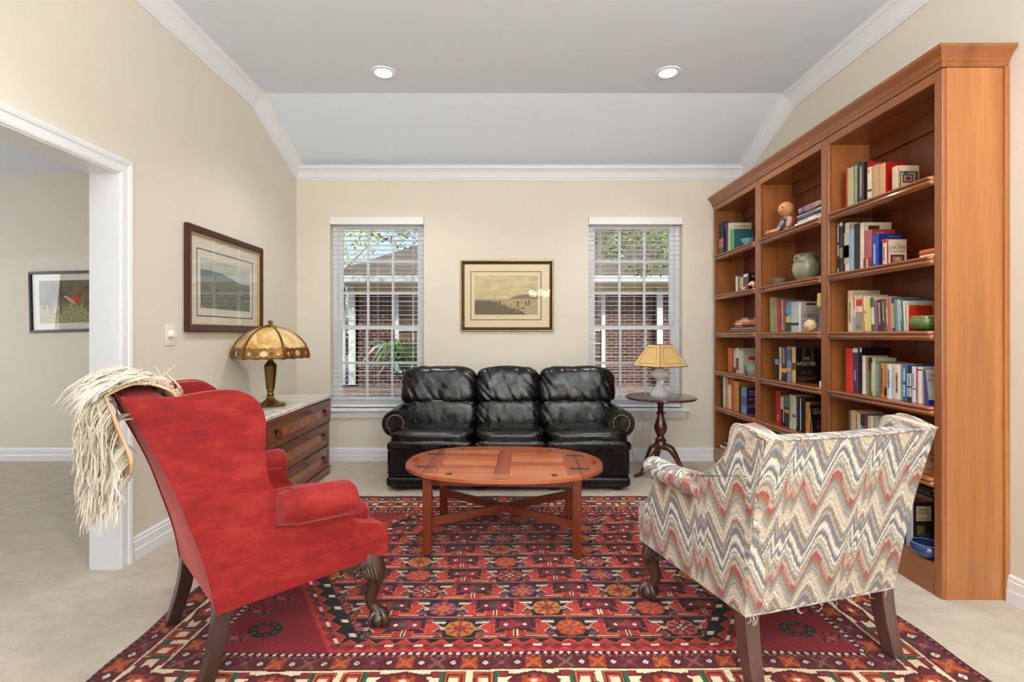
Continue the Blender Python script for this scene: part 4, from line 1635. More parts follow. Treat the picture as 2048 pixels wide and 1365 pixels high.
cs = dict(red=(164, 84, 84), pink=(188, 146, 132), brn=(146, 124, 110), tau=(146, 138, 124), pkc=(198, 178, 166), rb=(150, 108, 94), crm=(214, 202, 180), wht=(230, 226, 215), bl=(118, 122, 136), lbl=(162, 164, 168), sl=(104, 106, 114), olv=(148, 136, 112))
stops = [(0.0, 'rb'), (0.04, 'olv'), (0.06, 'tau'), (0.095, 'lbl'), (0.135, 'tau'), (0.16, 'pkc'), (0.2, 'crm'), (0.238, 'crm'), (0.275, 'tau'), (0.288, 'wht'), (0.325, 'lbl'), (0.337, 'pkc'), (0.362, 'rb'), (0.378, 'olv'), (0.4, 'tau'), (0.425, 'pkc'), (0.44, 'lbl'), (0.465, 'bl'), (0.515, 'brn'), (0.535, 'tau'), (0.56, 'wht'), (0.635, 'lbl'), (0.665, 'sl'), (0.695, 'tau'), (0.715, 'wht'), (0.765, 'tau'), (0.782, 'crm'), (0.815, 'lbl'), (0.845, 'olv'), (0.88, 'pkc'), (0.93, 'pink')]
r1 = t.ramp(ph, [(p_, lin(cs[c_])) for p_, c_ in stops], 'CONSTANT')
# red only at the tips of the flames
tip = t.math('ADD', t.math('GREATER_THAN', fc.outputs[0], 0.74), t.math('LESS_THAN', fc.outputs[0], 0.16))
rb_ = t.math('MULTIPLY', tip, t.math('GREATER_THAN', ph, 0.935))
r1 = t.mix(rb_, r1, lin(cs['red']))
thr = t.node('ShaderNodeCombineXYZ')
t.link(t.math('MULTIPLY', uq, 330.0), thr.inputs[0])
t.link(t.math('MULTIPLY', Vv, 60.0), thr.inputs[1])
nz = t.noise(thr.outputs[0], 1.0, 2)
shade_ = t.ramp(nz, [(0.3, (0.60, 0.59, 0.58, 1)), (0.7, (0.97, 0.96, 0.95, 1))])
t.link(t.mix(1.0, r1, shade_, 'MULTIPLY'), t.b.inputs['Base Color'])
t.b.inputs['Roughness'].default_value = 0.85
t.b.inputs['Specular IOR Level'].default_value = 0.15
t.b.inputs['Sheen Weight'].default_value = 0.15
t.bump(nz, 0.25, 0.004)
FLAME = t.m


def cloth_uv(o, uoff=0.0, voff=0.0, swap=False, k=1.0):
    me = o.data
    uvl = me.uv_layers.new(name='cloth')
    for p in me.polygons:
        n = p.normal
        ax = max(range(3), key=lambda i: abs(n[i]))
        for li in p.loop_indices:
            c = me.vertices[me.loops[li].vertex_index].co
            if ax == 0:
                q = (c.y, c.z)
            elif ax == 1:
                q = (c.x, c.z)
            else:
                q = (c.y, c.x)
            if swap:
                q = (q[1], q[0])
            uvl.data[li].uv = (q[0] * k + uoff, q[1] * k + voff)


fcx = thing('flame_stitch_armchair', 'low armchair in zigzag flame-stitch fabric seen from behind, before the bookcase', 'armchair', (1.1575, 1.81, RUGZ), R(106.5))
HB, HT = 0.3475, 0.385
fl_out = smooth_outline([(0.0, 0.235, 1), (-0.058, 0.58), (-0.128, 0.868, 1), (-0.055, 0.893), (0.0, 0.900), (0.026, 0.880), (0.046, 0.815), (0.085, 0.755), (0.165, 0.690), (0.275, 0.655, 1), (0.490, 0.640, 1), (0.505, 0.585), (0.520, 0.530), (0.550, 0.480), (0.590, 0.448), (0.622, 0.432, 1), (0.617, 0.262, 1)])
for sg in (-1, 1):
    rings = []
    for q in (0.0, 0.075):
        rings.append([Vector((x, sg * (HB + 0.05 * max(x, 0) - q + 0.05 * (z - 0.235) * (1 if x < 0.2 else 0.4)), z)) for x, z in fl_out])
    o = MB().loft(rings).build('side_panel', FLAME, fcx, smooth=50, bevel=0.012, bseg=3)
    cloth_uv(o, 0.10, 0.045)
    path = [Vector((x, sg * (HB + 0.05 * max(x, 0) - 0.002 + 0.05 * (z - 0.235) * (1 if x < 0.2 else 0.4)), z)) for x, z in fl_out]
    k0 = min(range(len(path)), key=lambda i: (path[i] - Vector((-0.128, path[i].y, 0.868))).length)
    seq = path[k0:] + path[:k0]
    b = MB().tube(seq[:7 * 9], 0.004, 6)
    w2 = b.build('welt', FLAME, o, smooth=180)
    cloth_uv(w2, 0.0, 0.0, True)
    # arm roll with fitted sleeve
    prof = [(0.285, 0.57)] + [(0.352 + 0.048 * math.cos(a), 0.618 + 0.040 * math.sin(a)) for a in np.linspace(0.9 * pi, -0.45 * pi, 20)] + [(0.358, 0.575)]
    for nm, kk, xs_ in (('arm', 1.0, (0.20, 0.30, 0.480, 0.498, 0.503)), ('arm_sleeve', 1.08, (0.275, 0.30, 0.49, 0.508, 0.513))):
        rings = []
        for x, k in zip(xs_, (1.0 if nm == 'arm_sleeve' else 0.72, 1.0, 1.0, 0.94, 0.72)):
            zz_ = 0.014 * max(0, (x - 0.36) / 0.16)
            rings.append([Vector((x, sg * (0.352 + 0.05 * x + (py - 0.352) * k * kk), 0.590 + (pz - 0.590) * k * kk + zz_)) for py, pz in prof])
        o2 = MB().loft(rings).build(nm, FLAME, fcx, smooth=55)
        cloth_uv(o2, 0.2, 0.1, nm == 'arm_sleeve')


def frake(p):
    z = p.z - 0.235
    return Vector((p.x - 0.13 * z - 0.10 * z * z, p.y * (1 + 0.155 * z), p.z))


b = MB()


def fgrid(off, sgn):
    def fn(i, j):
        y = -HB + 2 * HB * i
        zt = 0.872 - 0.010 * math.sin(pi * i)
        z = 0.235 + (zt - 0.235) * j
        bul = 0.010 * math.sin(pi * i) * math.sin(pi * j) * sgn
        return frake(Vector((off + bul, y, z)))
    return fn


b.grid(fgrid(0.0, -1), 14, 14)
b.grid(fgrid(0.085, 1), 14, 14)
for k in range(len(ed)):
    a, c = ed[k], ed[(k + 1) % len(ed)]
    b.f.append((a, c, c + vsn, a + vsn))
    b.m.append(0)
o = b.build('back', FLAME, fcx, smooth=50, bevel=0.010, bseg=3)
cloth_uv(o, 0.055, 0.0)
b = MB()
b.tube([frake(Vector((-0.001, -HB + 2 * HB * i / 12, 0.870 - 0.010 * math.sin(pi * i / 12)))) for i in range(13)], 0.004, 6)
w2 = b.build('welt', FLAME, o, smooth=180)
cloth_uv(w2, 0, 0)
b = MB()
b.tube([frake(Vector((0.0, -HB + 2 * HB * i / 12, 0.238))) for i in range(13)], 0.004, 6)
w2 = b.build('welt', FLAME, o, smooth=180)
cloth_uv(w2, 0, 0)
# loose threads hanging from the worn lower edge
b = MB()
rr = random.Random(5)
for yy in (0.30, 0.312, 0.318, 0.327, 0.12, 0.124, 0.02, -0.05, -0.13, -0.22, -0.30):
    p = Vector((-0.003, yy, 0.236))
    b.tube(catmull([p, p + Vector((-0.004, rr.uniform(-0.008, 0.008), -0.012)), p + Vector((-0.006, rr.uniform(-0.02, 0.02), -rr.uniform(0.015, 0.03)))], 4), 0.0009, 4)
b.build('loose_threads', M('loose_thread', (222, 212, 190), 0.9), o, smooth=180)
o = MB().box(0.05, 0.60, -0.33, 0.33, 0.262, 0.36).build('seat_frame', FLAME, fcx, bevel=0.015)
cloth_uv(o)
o = MB().box(0.575, 0.615, -0.365, 0.365, 0.268, 0.43).build('front_rail', FLAME, fcx, bevel=0.015)
cloth_uv(o, 0.1, 0.1)
vs, fs = cushion(0.285, 0.285, 0.06, 5, 16, 0.003, 2, 0.12)
o = MB().add(vs, fs).build('seat_cushion', FLAME, fcx, smooth=180, T=Matrix.Translation((0.335, 0, 0.43)), sub=1)
cloth_uv(o)
FLEG = wood('brown_painted_leg', [(0.3, (70, 44, 38)), (0.7, (98, 68, 60))], 'z', 12, 0.32, 0.3, fine=0.15)
for sg in (-1, 1):
    back_leg(0.262, 0.030, sg * (HB - 0.032), -0.045, sg * 0.004, 0.030).build('leg', FLEG, fcx, bevel=0.003)
    b = MB()
    claw_leg(b, 0.575, sg * 0.330, 0.8, sg * 0.6, 0.262)
    ear_scroll(b, Vector((0.575, sg * 0.350, 0)), (-1, 0, 0), (0, sg, 0), 0.266)
    b.build('leg', CARVE, fcx, smooth=60)['label'] = 'carved leg with ball-and-claw foot'

# ---------------------------------------------------------------- marble-topped chest
MAHV = wood('chest_mahogany', [(0.3, (128, 62, 34)), (0.6, (160, 84, 48)), (0.8, (178, 102, 60))], 'y', 9, 0.28, 0.35, fine=0.18)
MAHD = wood('chest_dark_moulding', [(0.3, (96, 46, 28)), (0.7, (128, 68, 44))], 'y', 9, 0.28, 0.3, fine=0.15)
BURL = None
t = NT('burl_veneer')
n = t.noise(t.coord((1, 0.7, 1)), 16, 7, 0.65, 1.6)
t.link(t.ramp(n, [(0.3, lin((112, 54, 26))), (0.5, lin((150, 84, 42))), (0.7, lin((178, 108, 58)))]), t.b.inputs['Base Color'])
t.b.inputs['Roughness'].default_value = 0.25
t.b.inputs['Coat Weight'].default_value = 0.4
BURL = t.m
t = NT('white_marble')
n = t.noise(t.coord((1, 1, 1)), 4, 8, 0.65, 2.2)
t.link(t.ramp(n, [(0.40, lin((196, 192, 188))), (0.5, lin((226, 221, 214))), (0.62, lin((238, 234, 228)))]), t.b.inputs['Base Color'])
t.b.inputs['Roughness'].default_value = 0.18
MARBLE = t.m
KX0, KX1, KY0, KY1 = -1.985, -1.535, 3.17, 4.385
ch = thing('chest_of_drawers', 'marble-topped mahogany chest of three drawers against the left wall', 'chest', ((KX0 + KX1) / 2, (KY0 + KY1) / 2, 0))
b = MB()
b.box(KX0 - 0.0, KX1 + 0.018, KY0 - 0.02, KY1 + 0.02, 0.660, 0.690)
b.build('marble_top', MARBLE, ch, bevel=0.006, world=True)
b = MB()
b.box(KX0, KX1 - 0.02, KY0, KY1, 0.06, 0.660)
b.build('carcase', MAHV, ch, bevel=0.003, world=True)
for (p, q) in ((KY0 - 0.004, KY0 + 0.055), (KY1 - 0.045, KY1 + 0.004)):
    b = MB()
    b.box(KX1 - 0.03, KX1 + 0.004, p, q, 0.06, 0.460)
    b.box(KX1 - 0.03, KX1 + 0.014, p - 0.003, q + 0.003, 0.455, 0.660)
    b.build('corner_post', MAHD, ch, bevel=0.004, world=True)
b = MB()
b.box(KX0, KX1 + 0.010, KY0 - 0.008, KY1 + 0.008, 0.0, 0.055)
b.box(KX0, KX1 + 0.020, KY0 - 0.014, KY1 + 0.014, 0.050, 0.068)
b.build('plinth', MAHD, ch, bevel=0.006, world=True)
ya, yb = KY0 + 0.06, KY1 - 0.05
for k, (za, zb) in enumerate(((0.462, 0.655), (0.262, 0.452), (0.072, 0.252))):
    xo = KX1 + (0.010 if k == 0 else -0.002)
    dr = MB().box(KX1 - 0.04, xo, ya, yb, za, zb).build('drawer', MAHV, ch, bevel=0.003, world=True)

    def sub(mb, nm, mt, **kw):
        o = mb.build(nm, mt, dr, **kw)
        o.data.transform(Matrix.Translation(-ch.location))
        return o
    H = zb - za
    b = MB()
    for zz in (zb - 0.010, zb - 0.062, za + 0.012, za + 0.050):
        b.box(xo, xo + 0.007, ya, yb, zz - 0.006, zz + 0.006)
    b.box(xo, xo + 0.004, ya, yb, zb - 0.056, zb - 0.016)
    sub(b, 'moulding', MAHD, bevel=0.002)
    b = MB()
    b.box(xo, xo + 0.005, ya + 0.21, yb - 0.17, za + 0.056, zb - 0.068)
    sub(b, 'veneer_panel', BURL, bevel=0.001)
    b = MB()
    b.lathe([(0.001, 0.030), (0.013, 0.026), (0.015, 0.016), (0.006, 0.008), (0.008, 0)], 14, (0, 0, 0), T=Matrix.Translation((xo + 0.004, (ya + yb) / 2 + 0.10, zb - 0.036)) @ Matrix.Rotation(pi / 2, 4, 'Y'))
    sub(b, 'key_knob', MAHD)
    for yy in (ya + 0.115, yb - 0.095):
        b = MB()
        zc = (za + 0.056 + zb - 0.068) / 2 + 0.006
        T = Matrix.Translation((xo, yy, zc + 0.014)) @ Matrix.Rotation(pi / 2, 4, 'Y')
        b.lathe([(0.022, 0), (0.020, 0.004), (0.010, 0.007), (0.008, 0.016), (0.002, 0.020)], 16, T=T)
        b.tube([(xo + 0.014 + 0.004 * math.sin(a / 2), yy + 0.024 * math.sin(a), zc - 0.010 + 0.026 * math.cos(a)) for a in np.linspace(0, 2 * pi, 25)], 0.0034, 6)
        sub(b, 'ring_pull', IRON)

# ---------------------------------------------------------------- slag-glass lamp on the chest
t = NT('caramel_slag_glass')
n = t.noise(t.coord((1, 1, 0.7)), 7, 6, 0.6, 1.4)
t.link(t.ramp(n, [(0.30, lin((168, 112, 48))), (0.45, lin((212, 172, 100))), (0.58, lin((228, 206, 160))), (0.75, lin((212, 200, 190)))]), t.b.inputs['Base Color'])
t.b.inputs['Roughness'].default_value = 0.22
t.b.inputs['Subsurface Weight'].default_value = 0.3
t.b.inputs['Subsurface Radius'].default_value = (0.02, 0.015, 0.01)
SLAG = t.m
BRZ = M('bronze_filigree', (128, 92, 46), 0.4, 0.75, var=(40, 0.35), bump=(60, 0.4, 0.004))
LX, LY, LZ0 = -1.728, 3.70, 0.691
lp = thing('table_lamp', 'bronze table lamp with caramel slag-glass dome shade on the marble chest', 'lamp', (LX, LY, LZ0))
b = MB()
b.lathe([(0.105, 0), (0.106, 0.006), (0.098, 0.014), (0.080, 0.018), (0.062, 0.026), (0.040, 0.042), (0.026, 0.062), (0.020, 0.075)], 40)
for k in range(8):
    a = 2 * pi * k / 8
    b.sphere((0.088 * math.cos(a), 0.088 * math.sin(a), 0.010), 0.018, 8, 6, (1, 1, 0.6))
b.build('base', BRASS, lp)
b = MB()
b.lathe([(0.020, 0.072), (0.027, 0.082), (0.020, 0.094), (0.020, 0.104), (0.026, 0.112), (0.024, 0.130), (0.030, 0.180), (0.038, 0.250), (0.042, 0.285), (0.046, 0.292), (0.044, 0.300), (0.030, 0.318), (0.018, 0.335), (0.014, 0.350), (0.014, 0.40)], 24)
for k in range(10):
    a = 2 * pi * k / 10
    b.tube([(0.026 * math.cos(a), 0.026 * math.sin(a), 0.125), (0.040 * math.cos(a), 0.040 * math.sin(a), 0.28)], 0.004, 6)
b.build('stem', BRASS, lp)
NP = 6
ROT = R(14)
prof = [(0.288, 0.355), (0.286, 0.395), (0.268, 0.440), (0.232, 0.490), (0.180, 0.533), (0.115, 0.564), (0.052, 0.580)]
prs = catmull([(r, z, 0) for r, z in prof], 4)


def shade_pt(r, z, a):
    # flat-sided panels: radius follows a six-sided outline softened a little
    s = 2 * pi / NP
    q = (a % s) - s / 2
    k = math.cos(s / 2) / math.cos(q)
    k = (k * 0.8 + 0.2) * 0.91
    return Vector((r * k * math.cos(a + ROT), r * k * math.sin(a + ROT), z))


b = MB()
b.grid(lambda i, j: shade_pt(*prs[min(int(round(j * (len(prs) - 1))), len(prs) - 1)][:2], 2 * pi * i), 60, len(prs), closed_u=True)
shade = b.build('glass_shade', SLAG, lp, smooth=60, solid=0.003)
b = MB()
for k in range(NP):
    a = 2 * pi * k / NP
    b.tube([shade_pt(p.x + 0.003, p.y, a) for p in prs], [0.011, 0.009, 0.007, 0.006], 6)
rim = [shade_pt(0.290, 0.354 + 0.006 * abs(math.sin(9 * a)), a) for a in np.linspace(0, 2 * pi, 145)]
b.tube(rim, 0.006, 6)
# pierced filigree skirt: a thin bronze band with cut-outs, scalloped along its top
NA, NZ = 420, 20
for ia in range(NA):
    a0, a1 = 2 * pi * ia / NA, 2 * pi * (ia + 1) / NA
    f = (ia % (NA // NP)) / (NA // NP)
    top = 0.424 + 0.007 * abs(math.sin(f * pi * 5)) + 0.012 * max(0, abs(f - 0.5) * 2 - 0.55)
    for iz in range(NZ):
        z0_, z1_ = 0.356 + iz * 0.0048, 0.356 + (iz + 1) * 0.0048
        if z0_ > top:
            continue
        zz_ = ((z0_ + z1_) / 2 - 0.392) * 0.72
        xx_ = (f - 0.5) * 0.29
        hole = (xx_ / 0.030) ** 2 + (zz_ / 0.015) ** 2 < 1
        for hx in (-0.062, 0.062, -0.105, 0.105):
            hole |= ((xx_ - hx) / 0.013) ** 2 + ((zz_ - 0.003 * math.sin(hx * 60)) / 0.009) ** 2 < 1
        for hx in (-0.084, 0.084, -0.040, 0.040):
            hole |= ((xx_ - hx) / 0.005) ** 2 + ((zz_ + 0.012) / 0.005) ** 2 < 1
        if hole:
            continue

        def sk_(z, a):
            r_ = float(np.interp(z, [p.y for p in prs], [p.x for p in prs])) + 0.0055
            return shade_pt(r_, z, a)
        b.add([sk_(z0_, a0), sk_(z0_, a1), sk_(z1_, a1), sk_(z1_, a0)], [(0, 1, 2, 3)])
for k in range(NP):
    for hx, rr_ in ((-0.062, 0.015), (0.062, 0.015)):
        a0 = 2 * pi * (k + 0.5) / NP + hx / 0.29
        b.tube([shade_pt(0.2945, 0.392 + rr_ * 0.95 * math.sin(q) * (1 - q / 16), a0 + rr_ / 0.29 * math.cos(q) * (1 - q / 16)) for q in np.linspace(0, 4 * pi, 26)], 0.0022, 5)
b.lathe([(0.058, 0.574), (0.052, 0.586), (0.030, 0.596), (0.012, 0.602), (0.012, 0.610), (0.020, 0.616), (0.016, 0.626), (0.005, 0.632)], 18)
b.build('filigree_frame', BRZ, lp)

# ---------------------------------------------------------------- tilt-top tea table, glass lamp
TEAW = wood('tea_table_mahogany', [(0.3, (58, 26, 18)), (0.7, (92, 46, 32))], 'x', 9, 0.2, 0.5, fine=0.15)
TX, TY = 1.368, 4.37
tt = thing('tea_table', 'round dark mahogany tripod tea table right of the sofa', 'side table', (TX, TY, 0))
MB().lathe([(0.0005, 0.655), (0.285, 0.655), (0.298, 0.660), (0.302, 0.668), (0.298, 0.676), (0.285, 0.680), (0.0005, 0.680)], 64).build('tabletop', TEAW, tt)
b = MB()
b.lathe([(0.052, 0.235), (0.058, 0.262), (0.046, 0.285), (0.050, 0.300), (0.034, 0.316), (0.030, 0.330), (0.040, 0.350), (0.054, 0.385), (0.056, 0.415), (0.046, 0.450), (0.032, 0.490), (0.028, 0.520), (0.040, 0.528), (0.040, 0.536), (0.024, 0.545), (0.024, 0.590), (0.030, 0.620), (0.044, 0.640), (0.052, 0.656)], 28)
b.build('column', TEAW, tt)
for k, a in enumerate((R(205), R(325), R(85))):
    ca, sa = math.cos(a), math.sin(a)
    pts = catmull([(0.02 * ca, 0.02 * sa, 0.245), (0.09 * ca, 0.09 * sa, 0.225), (0.155 * ca, 0.155 * sa, 0.125), (0.205 * ca, 0.205 * sa, 0.035), (0.262 * ca, 0.262 * sa, 0.018), (0.285 * ca, 0.285 * sa, 0.014)], 6)
    MB().tube(pts, [0.040, 0.040, 0.024, 0.018, 0.016, 0.012], 12, sc=(1.0, 0.8), up=(-sa, ca, 0)).build('leg', TEAW, tt)

gl = NT('pressed_glass')
gl.b.inputs['Base Color'].default_value = (0.97, 0.98, 0.98, 1)
gl.b.inputs['Roughness'].default_value = 0.03
gl.b.inputs['Transmission Weight'].default_value = 0.45
gl.b.inputs['IOR'].default_value = 1.45
CRYSTAL = gl.m
ol = thing('table_lamp', 'clear pressed-glass table lamp with square cream shade on the tea table', 'lamp', (TX - 0.005, TY + 0.01, 0.680))
b = MB()
rings = []
for r, z in [(0.001, 0), (0.086, 0.0), (0.089, 0.012), (0.084, 0.024), (0.070, 0.042), (0.048, 0.068), (0.028, 0.098), (0.020, 0.115), (0.026, 0.126), (0.020, 0.134), (0.024, 0.142), (0.052, 0.156), (0.078, 0.180), (0.080, 0.198), (0.070, 0.216), (0.044, 0.232), (0.034, 0.246)]:
    ring = []
    for j in range(64):
        a = 2 * pi * j / 64
        k = 1 + (0.04 * math.cos(16 * a) if 0.01 < z < 0.10 else 0)
        ring.append(Vector((r * k * math.cos(a), r * k * math.sin(a), z)))
    rings.append(ring)
b.loft(rings)
b.build('glass_base', CRYSTAL, ol, smooth=60)
MB().lathe([(0.036, 0.244), (0.038, 0.256), (0.022, 0.262), (0.018, 0.30), (0.004, 0.31), (0.004, 0.44)], 18).build('burner', BRASS, ol)
SHADE = M('cream_paper_shade', (226, 188, 124), 0.75, var=(30, 0.03))
SHL = M('brown_braid', (96, 66, 40), 0.7)
b = MB()
cr = []
for r, z in ((0.232, 0.262), (0.095, 0.448)):
    cr.append([Vector((r * math.cos(R(45 * 0) + pi / 2 * k + R(-106)), r * math.sin(pi / 2 * k + R(-106)), z)) for k in range(4)])
b.loft(cr, caps=False)
shd = b.build('lamp_shade', SHADE, ol, smooth=0, solid=0.003)
b = MB()
for k in range(4):
    b.tube([cr[0][k], cr[1][k]], 0.0028, 6)
    b.tube([cr[0][k], cr[0][(k + 1) % 4]], 0.0028, 6)
    b.tube([cr[1][k], cr[1][(k + 1) % 4]], 0.0028, 6)
    A, B_, C_, D_ = cr[0][k], cr[0][(k + 1) % 4], cr[1][(k + 1) % 4], cr[1][k]
    n = (B_ - A).cross(D_ - A).normalized() * 0.002

    def bl(i, j):
        return (A * (1 - i) + B_ * i) * (1 - j) + (D_ * (1 - i) + C_ * i) * j
    fp = [bl(0.15, 0.14) + n, bl(0.85, 0.14) + n, bl(0.80, 0.88) + n, bl(0.20, 0.88) + n]
    for q in range(4):
        b.tube([fp[q], fp[(q + 1) % 4]], 0.0012, 5)
b.build('braid', SHL, shd)
# cord to the wall outlet
cdm = M('lamp_cord', (186, 170, 150), 0.6)
pt = catmull([(TX, TY + 0.11, 0.6835), (TX + 0.02, TY + 0.31, 0.672), (TX + 0.02, TY + 0.325, 0.45), (TX - 0.02, 4.74, 0.05), (TX - 0.10, 4.76, 0.012), (TX - 0.14, 4.78, 0.10), (TX - 0.055 - 0.05, 4.80, 0.30), (1.292, 4.808, 0.352)], 8)
tag(MB().tube(pt, 0.0022, 6).build('lamp_cord', cdm), 'thin pale cord running from the glass lamp to the wall outlet', 'cord')


def plate(name, label, cat, loc, rz):
    return thing(name, label, cat, loc, rz)


PLAS = M('white_plastic', (238, 234, 224), 0.3)
o = thing('wall_outlet', 'white duplex wall outlet beside the sofa arm', 'outlet', (1.292, YB, 0.36))
MB().box(-0.036, 0.036, -0.006, 0, -0.058, 0.058).build('cover_plate', PLAS, o, bevel=0.002)
for zz in (-0.021, 0.021):
    r = MB().box(-0.017, 0.017, -0.009, -0.005, zz - 0.014, zz + 0.014).build('receptacle', PLAS, o, bevel=0.003)
    b = MB()
    for xx in (-0.007, 0.007):
        b.box(xx - 0.0015, xx + 0.0015, -0.0095, -0.0085, zz - 0.003, zz + 0.007)
    b.build('slots', DARK, r, smooth=0)
o = thing('dimmer_switch', 'white rotary dimmer switch on the left wall beside the framed print', 'switch', (XL, 2.99, 1.215))
MB().box(0, 0.006, -0.038, 0.038, -0.062, 0.062).build('cover_plate', PLAS, o, bevel=0.002)
MB().lathe([(0.023, 0), (0.023, 0.008), (0.019, 0.012), (0.018, 0.028), (0.001, 0.029)], 24, T=Matrix.Translation((0.006, 0, 0.006)) @ Matrix.Rotation(pi / 2, 4, 'Y')).build('dial', PLAS, o)

# ---------------------------------------------------------------- framed pictures
PGLASS = glass_sheet('picture_glass', 1.62)
MATB = M('cream_mat_board', (224, 208, 170), 0.9)
MATW = M('ivory_mat_board', (226, 220, 204), 0.9)
FRD = M('dark_wood_frame', (60, 30, 20), 0.3)
GILT = M('gilt_edge', (190, 158, 92), 0.3, 0.7)


def picture(name, label, W_, H_, origin, rz, fr_prof, fr_mat, mat_m, line, line_m, art, art_m, inner=None, ior_m=None, tilt=0.0):
    """local frame: x across, z up, y=0 on the wall and -y towards the room"""
    o = thing(name, label, 'picture', origin, rz)
    o.rotation_euler = (0, tilt, rz)
    b = MB()
    w2, h2 = W_ / 2, H_ / 2
    rings = []
    for ins, dp in fr_prof:
        rings.append([Vector((sx * (w2 - ins), -dp, sz * (h2 - ins))) for sx, sz in ((-1, -1), (1, -1), (1, 1), (-1, 1))])
    rings.append(rings[0])
    b.loft(rings, caps=False)
    b.build('frame', fr_mat, o, smooth=0)
    fi = fr_prof[-2][0]
    if inner:
        b = MB()
        rings = []
        for ins, dp in inner:
            rings.append([Vector((sx * (w2 - ins), -dp, sz * (h2 - ins))) for sx, sz in ((-1, -1), (1, -1), (1, 1), (-1, 1))])
        rings.append(rings[0])
        b.loft(rings, caps=False)
        b.build('gilt_slip', GILT, o, smooth=0)
    MB().box(-w2 + fi - 0.004, w2 - fi + 0.004, -0.006, -0.002, -h2 + fi - 0.004, h2 - fi + 0.004).build('mat_board', mat_m, o, smooth=0)
    ax0, ax1, az0, az1 = art
    if line:
        lx0, lx1, lz0, lz1, lw = line
        b = MB()
        b.box(lx0, lx1, -0.0068, -0.006, lz0, lz0 + lw)
        b.box(lx0, lx1, -0.0068, -0.006, lz1 - lw, lz1)
        b.box(lx0, lx0 + lw, -0.0068, -0.006, lz0, lz1)
        b.box(lx1 - lw, lx1, -0.0068, -0.006, lz0, lz1)
        b.build('mat_line', line_m, o, smooth=0)
    MB().box(ax0, ax1, -0.0072, -0.006, az0, az1).build('print', art_m, o, smooth=0)
    MB().box(-w2 + fi - 0.003, w2 - fi + 0.003, -0.0125, -0.011, -h2 + fi - 0.003, h2 - fi + 0.003).build('glass', ior_m or PGLASS, o, smooth=0)
    return o


def landscape(name, z_hor, sky1, sky2, hill, near1, near2, hx0, hx1, hh, dune):
    """old landscape print: washed sky, a low hill on the horizon, a rough dark bank at the left"""
    t = NT(name)
    tc = t.node('ShaderNodeTexCoord')
    sp = t.node('ShaderNodeSeparateXYZ')
    t.link(tc.outputs['Object'], sp.inputs[0])
    x, z = sp.outputs[0], sp.outputs[2]
    n = t.noise(t.coord((3, 3, 9)), 2.2, 5)
    sky_ = t.ramp(n, [(0.35, lin(sky1)), (0.65, lin(sky2))])
    nn = t.noise(t.coord((6, 1, 26)), 3, 6, 0.7)
    land = t.ramp(nn, [(0.35, lin(near1)), (0.7, lin(near2))])
    # hill silhouette as a bump on the horizon
    mid_ = (hx0 + hx1) / 2
    q = t.math('DIVIDE', t.math('SUBTRACT', x, mid_), (hx1 - hx0) / 2)
    hl = t.math('MULTIPLY', t.math('MAXIMUM', t.math('SUBTRACT', 1.0, t.math('MULTIPLY', q, q)), 0.0), hh)
    rough_ = t.math('MULTIPLY', t.math('SUBTRACT', t.noise(t.coord((14, 1, 1)), 2, 4), 0.5), hh * 0.35)
    hz = t.math('ADD', t.math('ADD', hl, z_hor), t.math('MULTIPLY', rough_, t.math('GREATER_THAN', hl, 0.001)))
    ishill = t.math('LESS_THAN', z, hz)
    c1 = t.mix(ishill, sky_, lin(hill))
    island = t.math('LESS_THAN', z, z_hor)
    c2 = t.mix(island, c1, land)
    if dune:
        dz = t.math('ADD', t.math('MULTIPLY', t.math('SUBTRACT', dune[0], x), dune[1]), t.math('MULTIPLY', t.math('SUBTRACT', t.noise(t.coord((9, 1, 9)), 3, 6), 0.5), 0.16))
        isd = t.math('LESS_THAN', z, t.math('MINIMUM', t.math('ADD', dz, z_hor - 0.16), z_hor - 0.015))
        dk = t.ramp(t.noise(t.coord((8, 1, 30)), 4, 5, 0.7), [(0.3, lin((58, 48, 32))), (0.7, lin((120, 104, 74)))])
        c2 = t.mix(isd, c2, dk)
    t.link(c2, t.b.inputs['Base Color'])
    t.b.inputs['Roughness'].default_value = 0.9
    return t.m


GOLFM = landscape('shore_print', -0.030, (182, 166, 120), (214, 198, 150), (120, 110, 86), (150, 134, 96), (196, 176, 132), 0.02, 0.34, 0.045, (0.22, 0.42))
pc = picture('framed_print', 'gilt-and-brown framed shore landscape print between the windows', 0.896, 0.684, (0.029, YB, 1.591), 0, [(0, 0.0), (0.0, 0.016), (0.004, 0.020), (0.012, 0.020), (0.015, 0.015), (0.022, 0.022), (0.034, 0.018), (0.040, 0.006)], FRD, MATB, (-0.352, 0.332, -0.236, 0.237, 0.009), M('brown_mat_line', (112, 96, 66), 0.9), (-0.312, 0.296, -0.182, 0.195), GOLFM, inner=[(0.003, 0.0205), (0.006, 0.0225), (0.010, 0.0225), (0.013, 0.0185), (0.008, 0.016)])
FIG = M('tiny_figure_brown', (96, 74, 48), 0.9)
pr = [c for c in pc.children if c.name.startswith('print')][0]
b = MB()
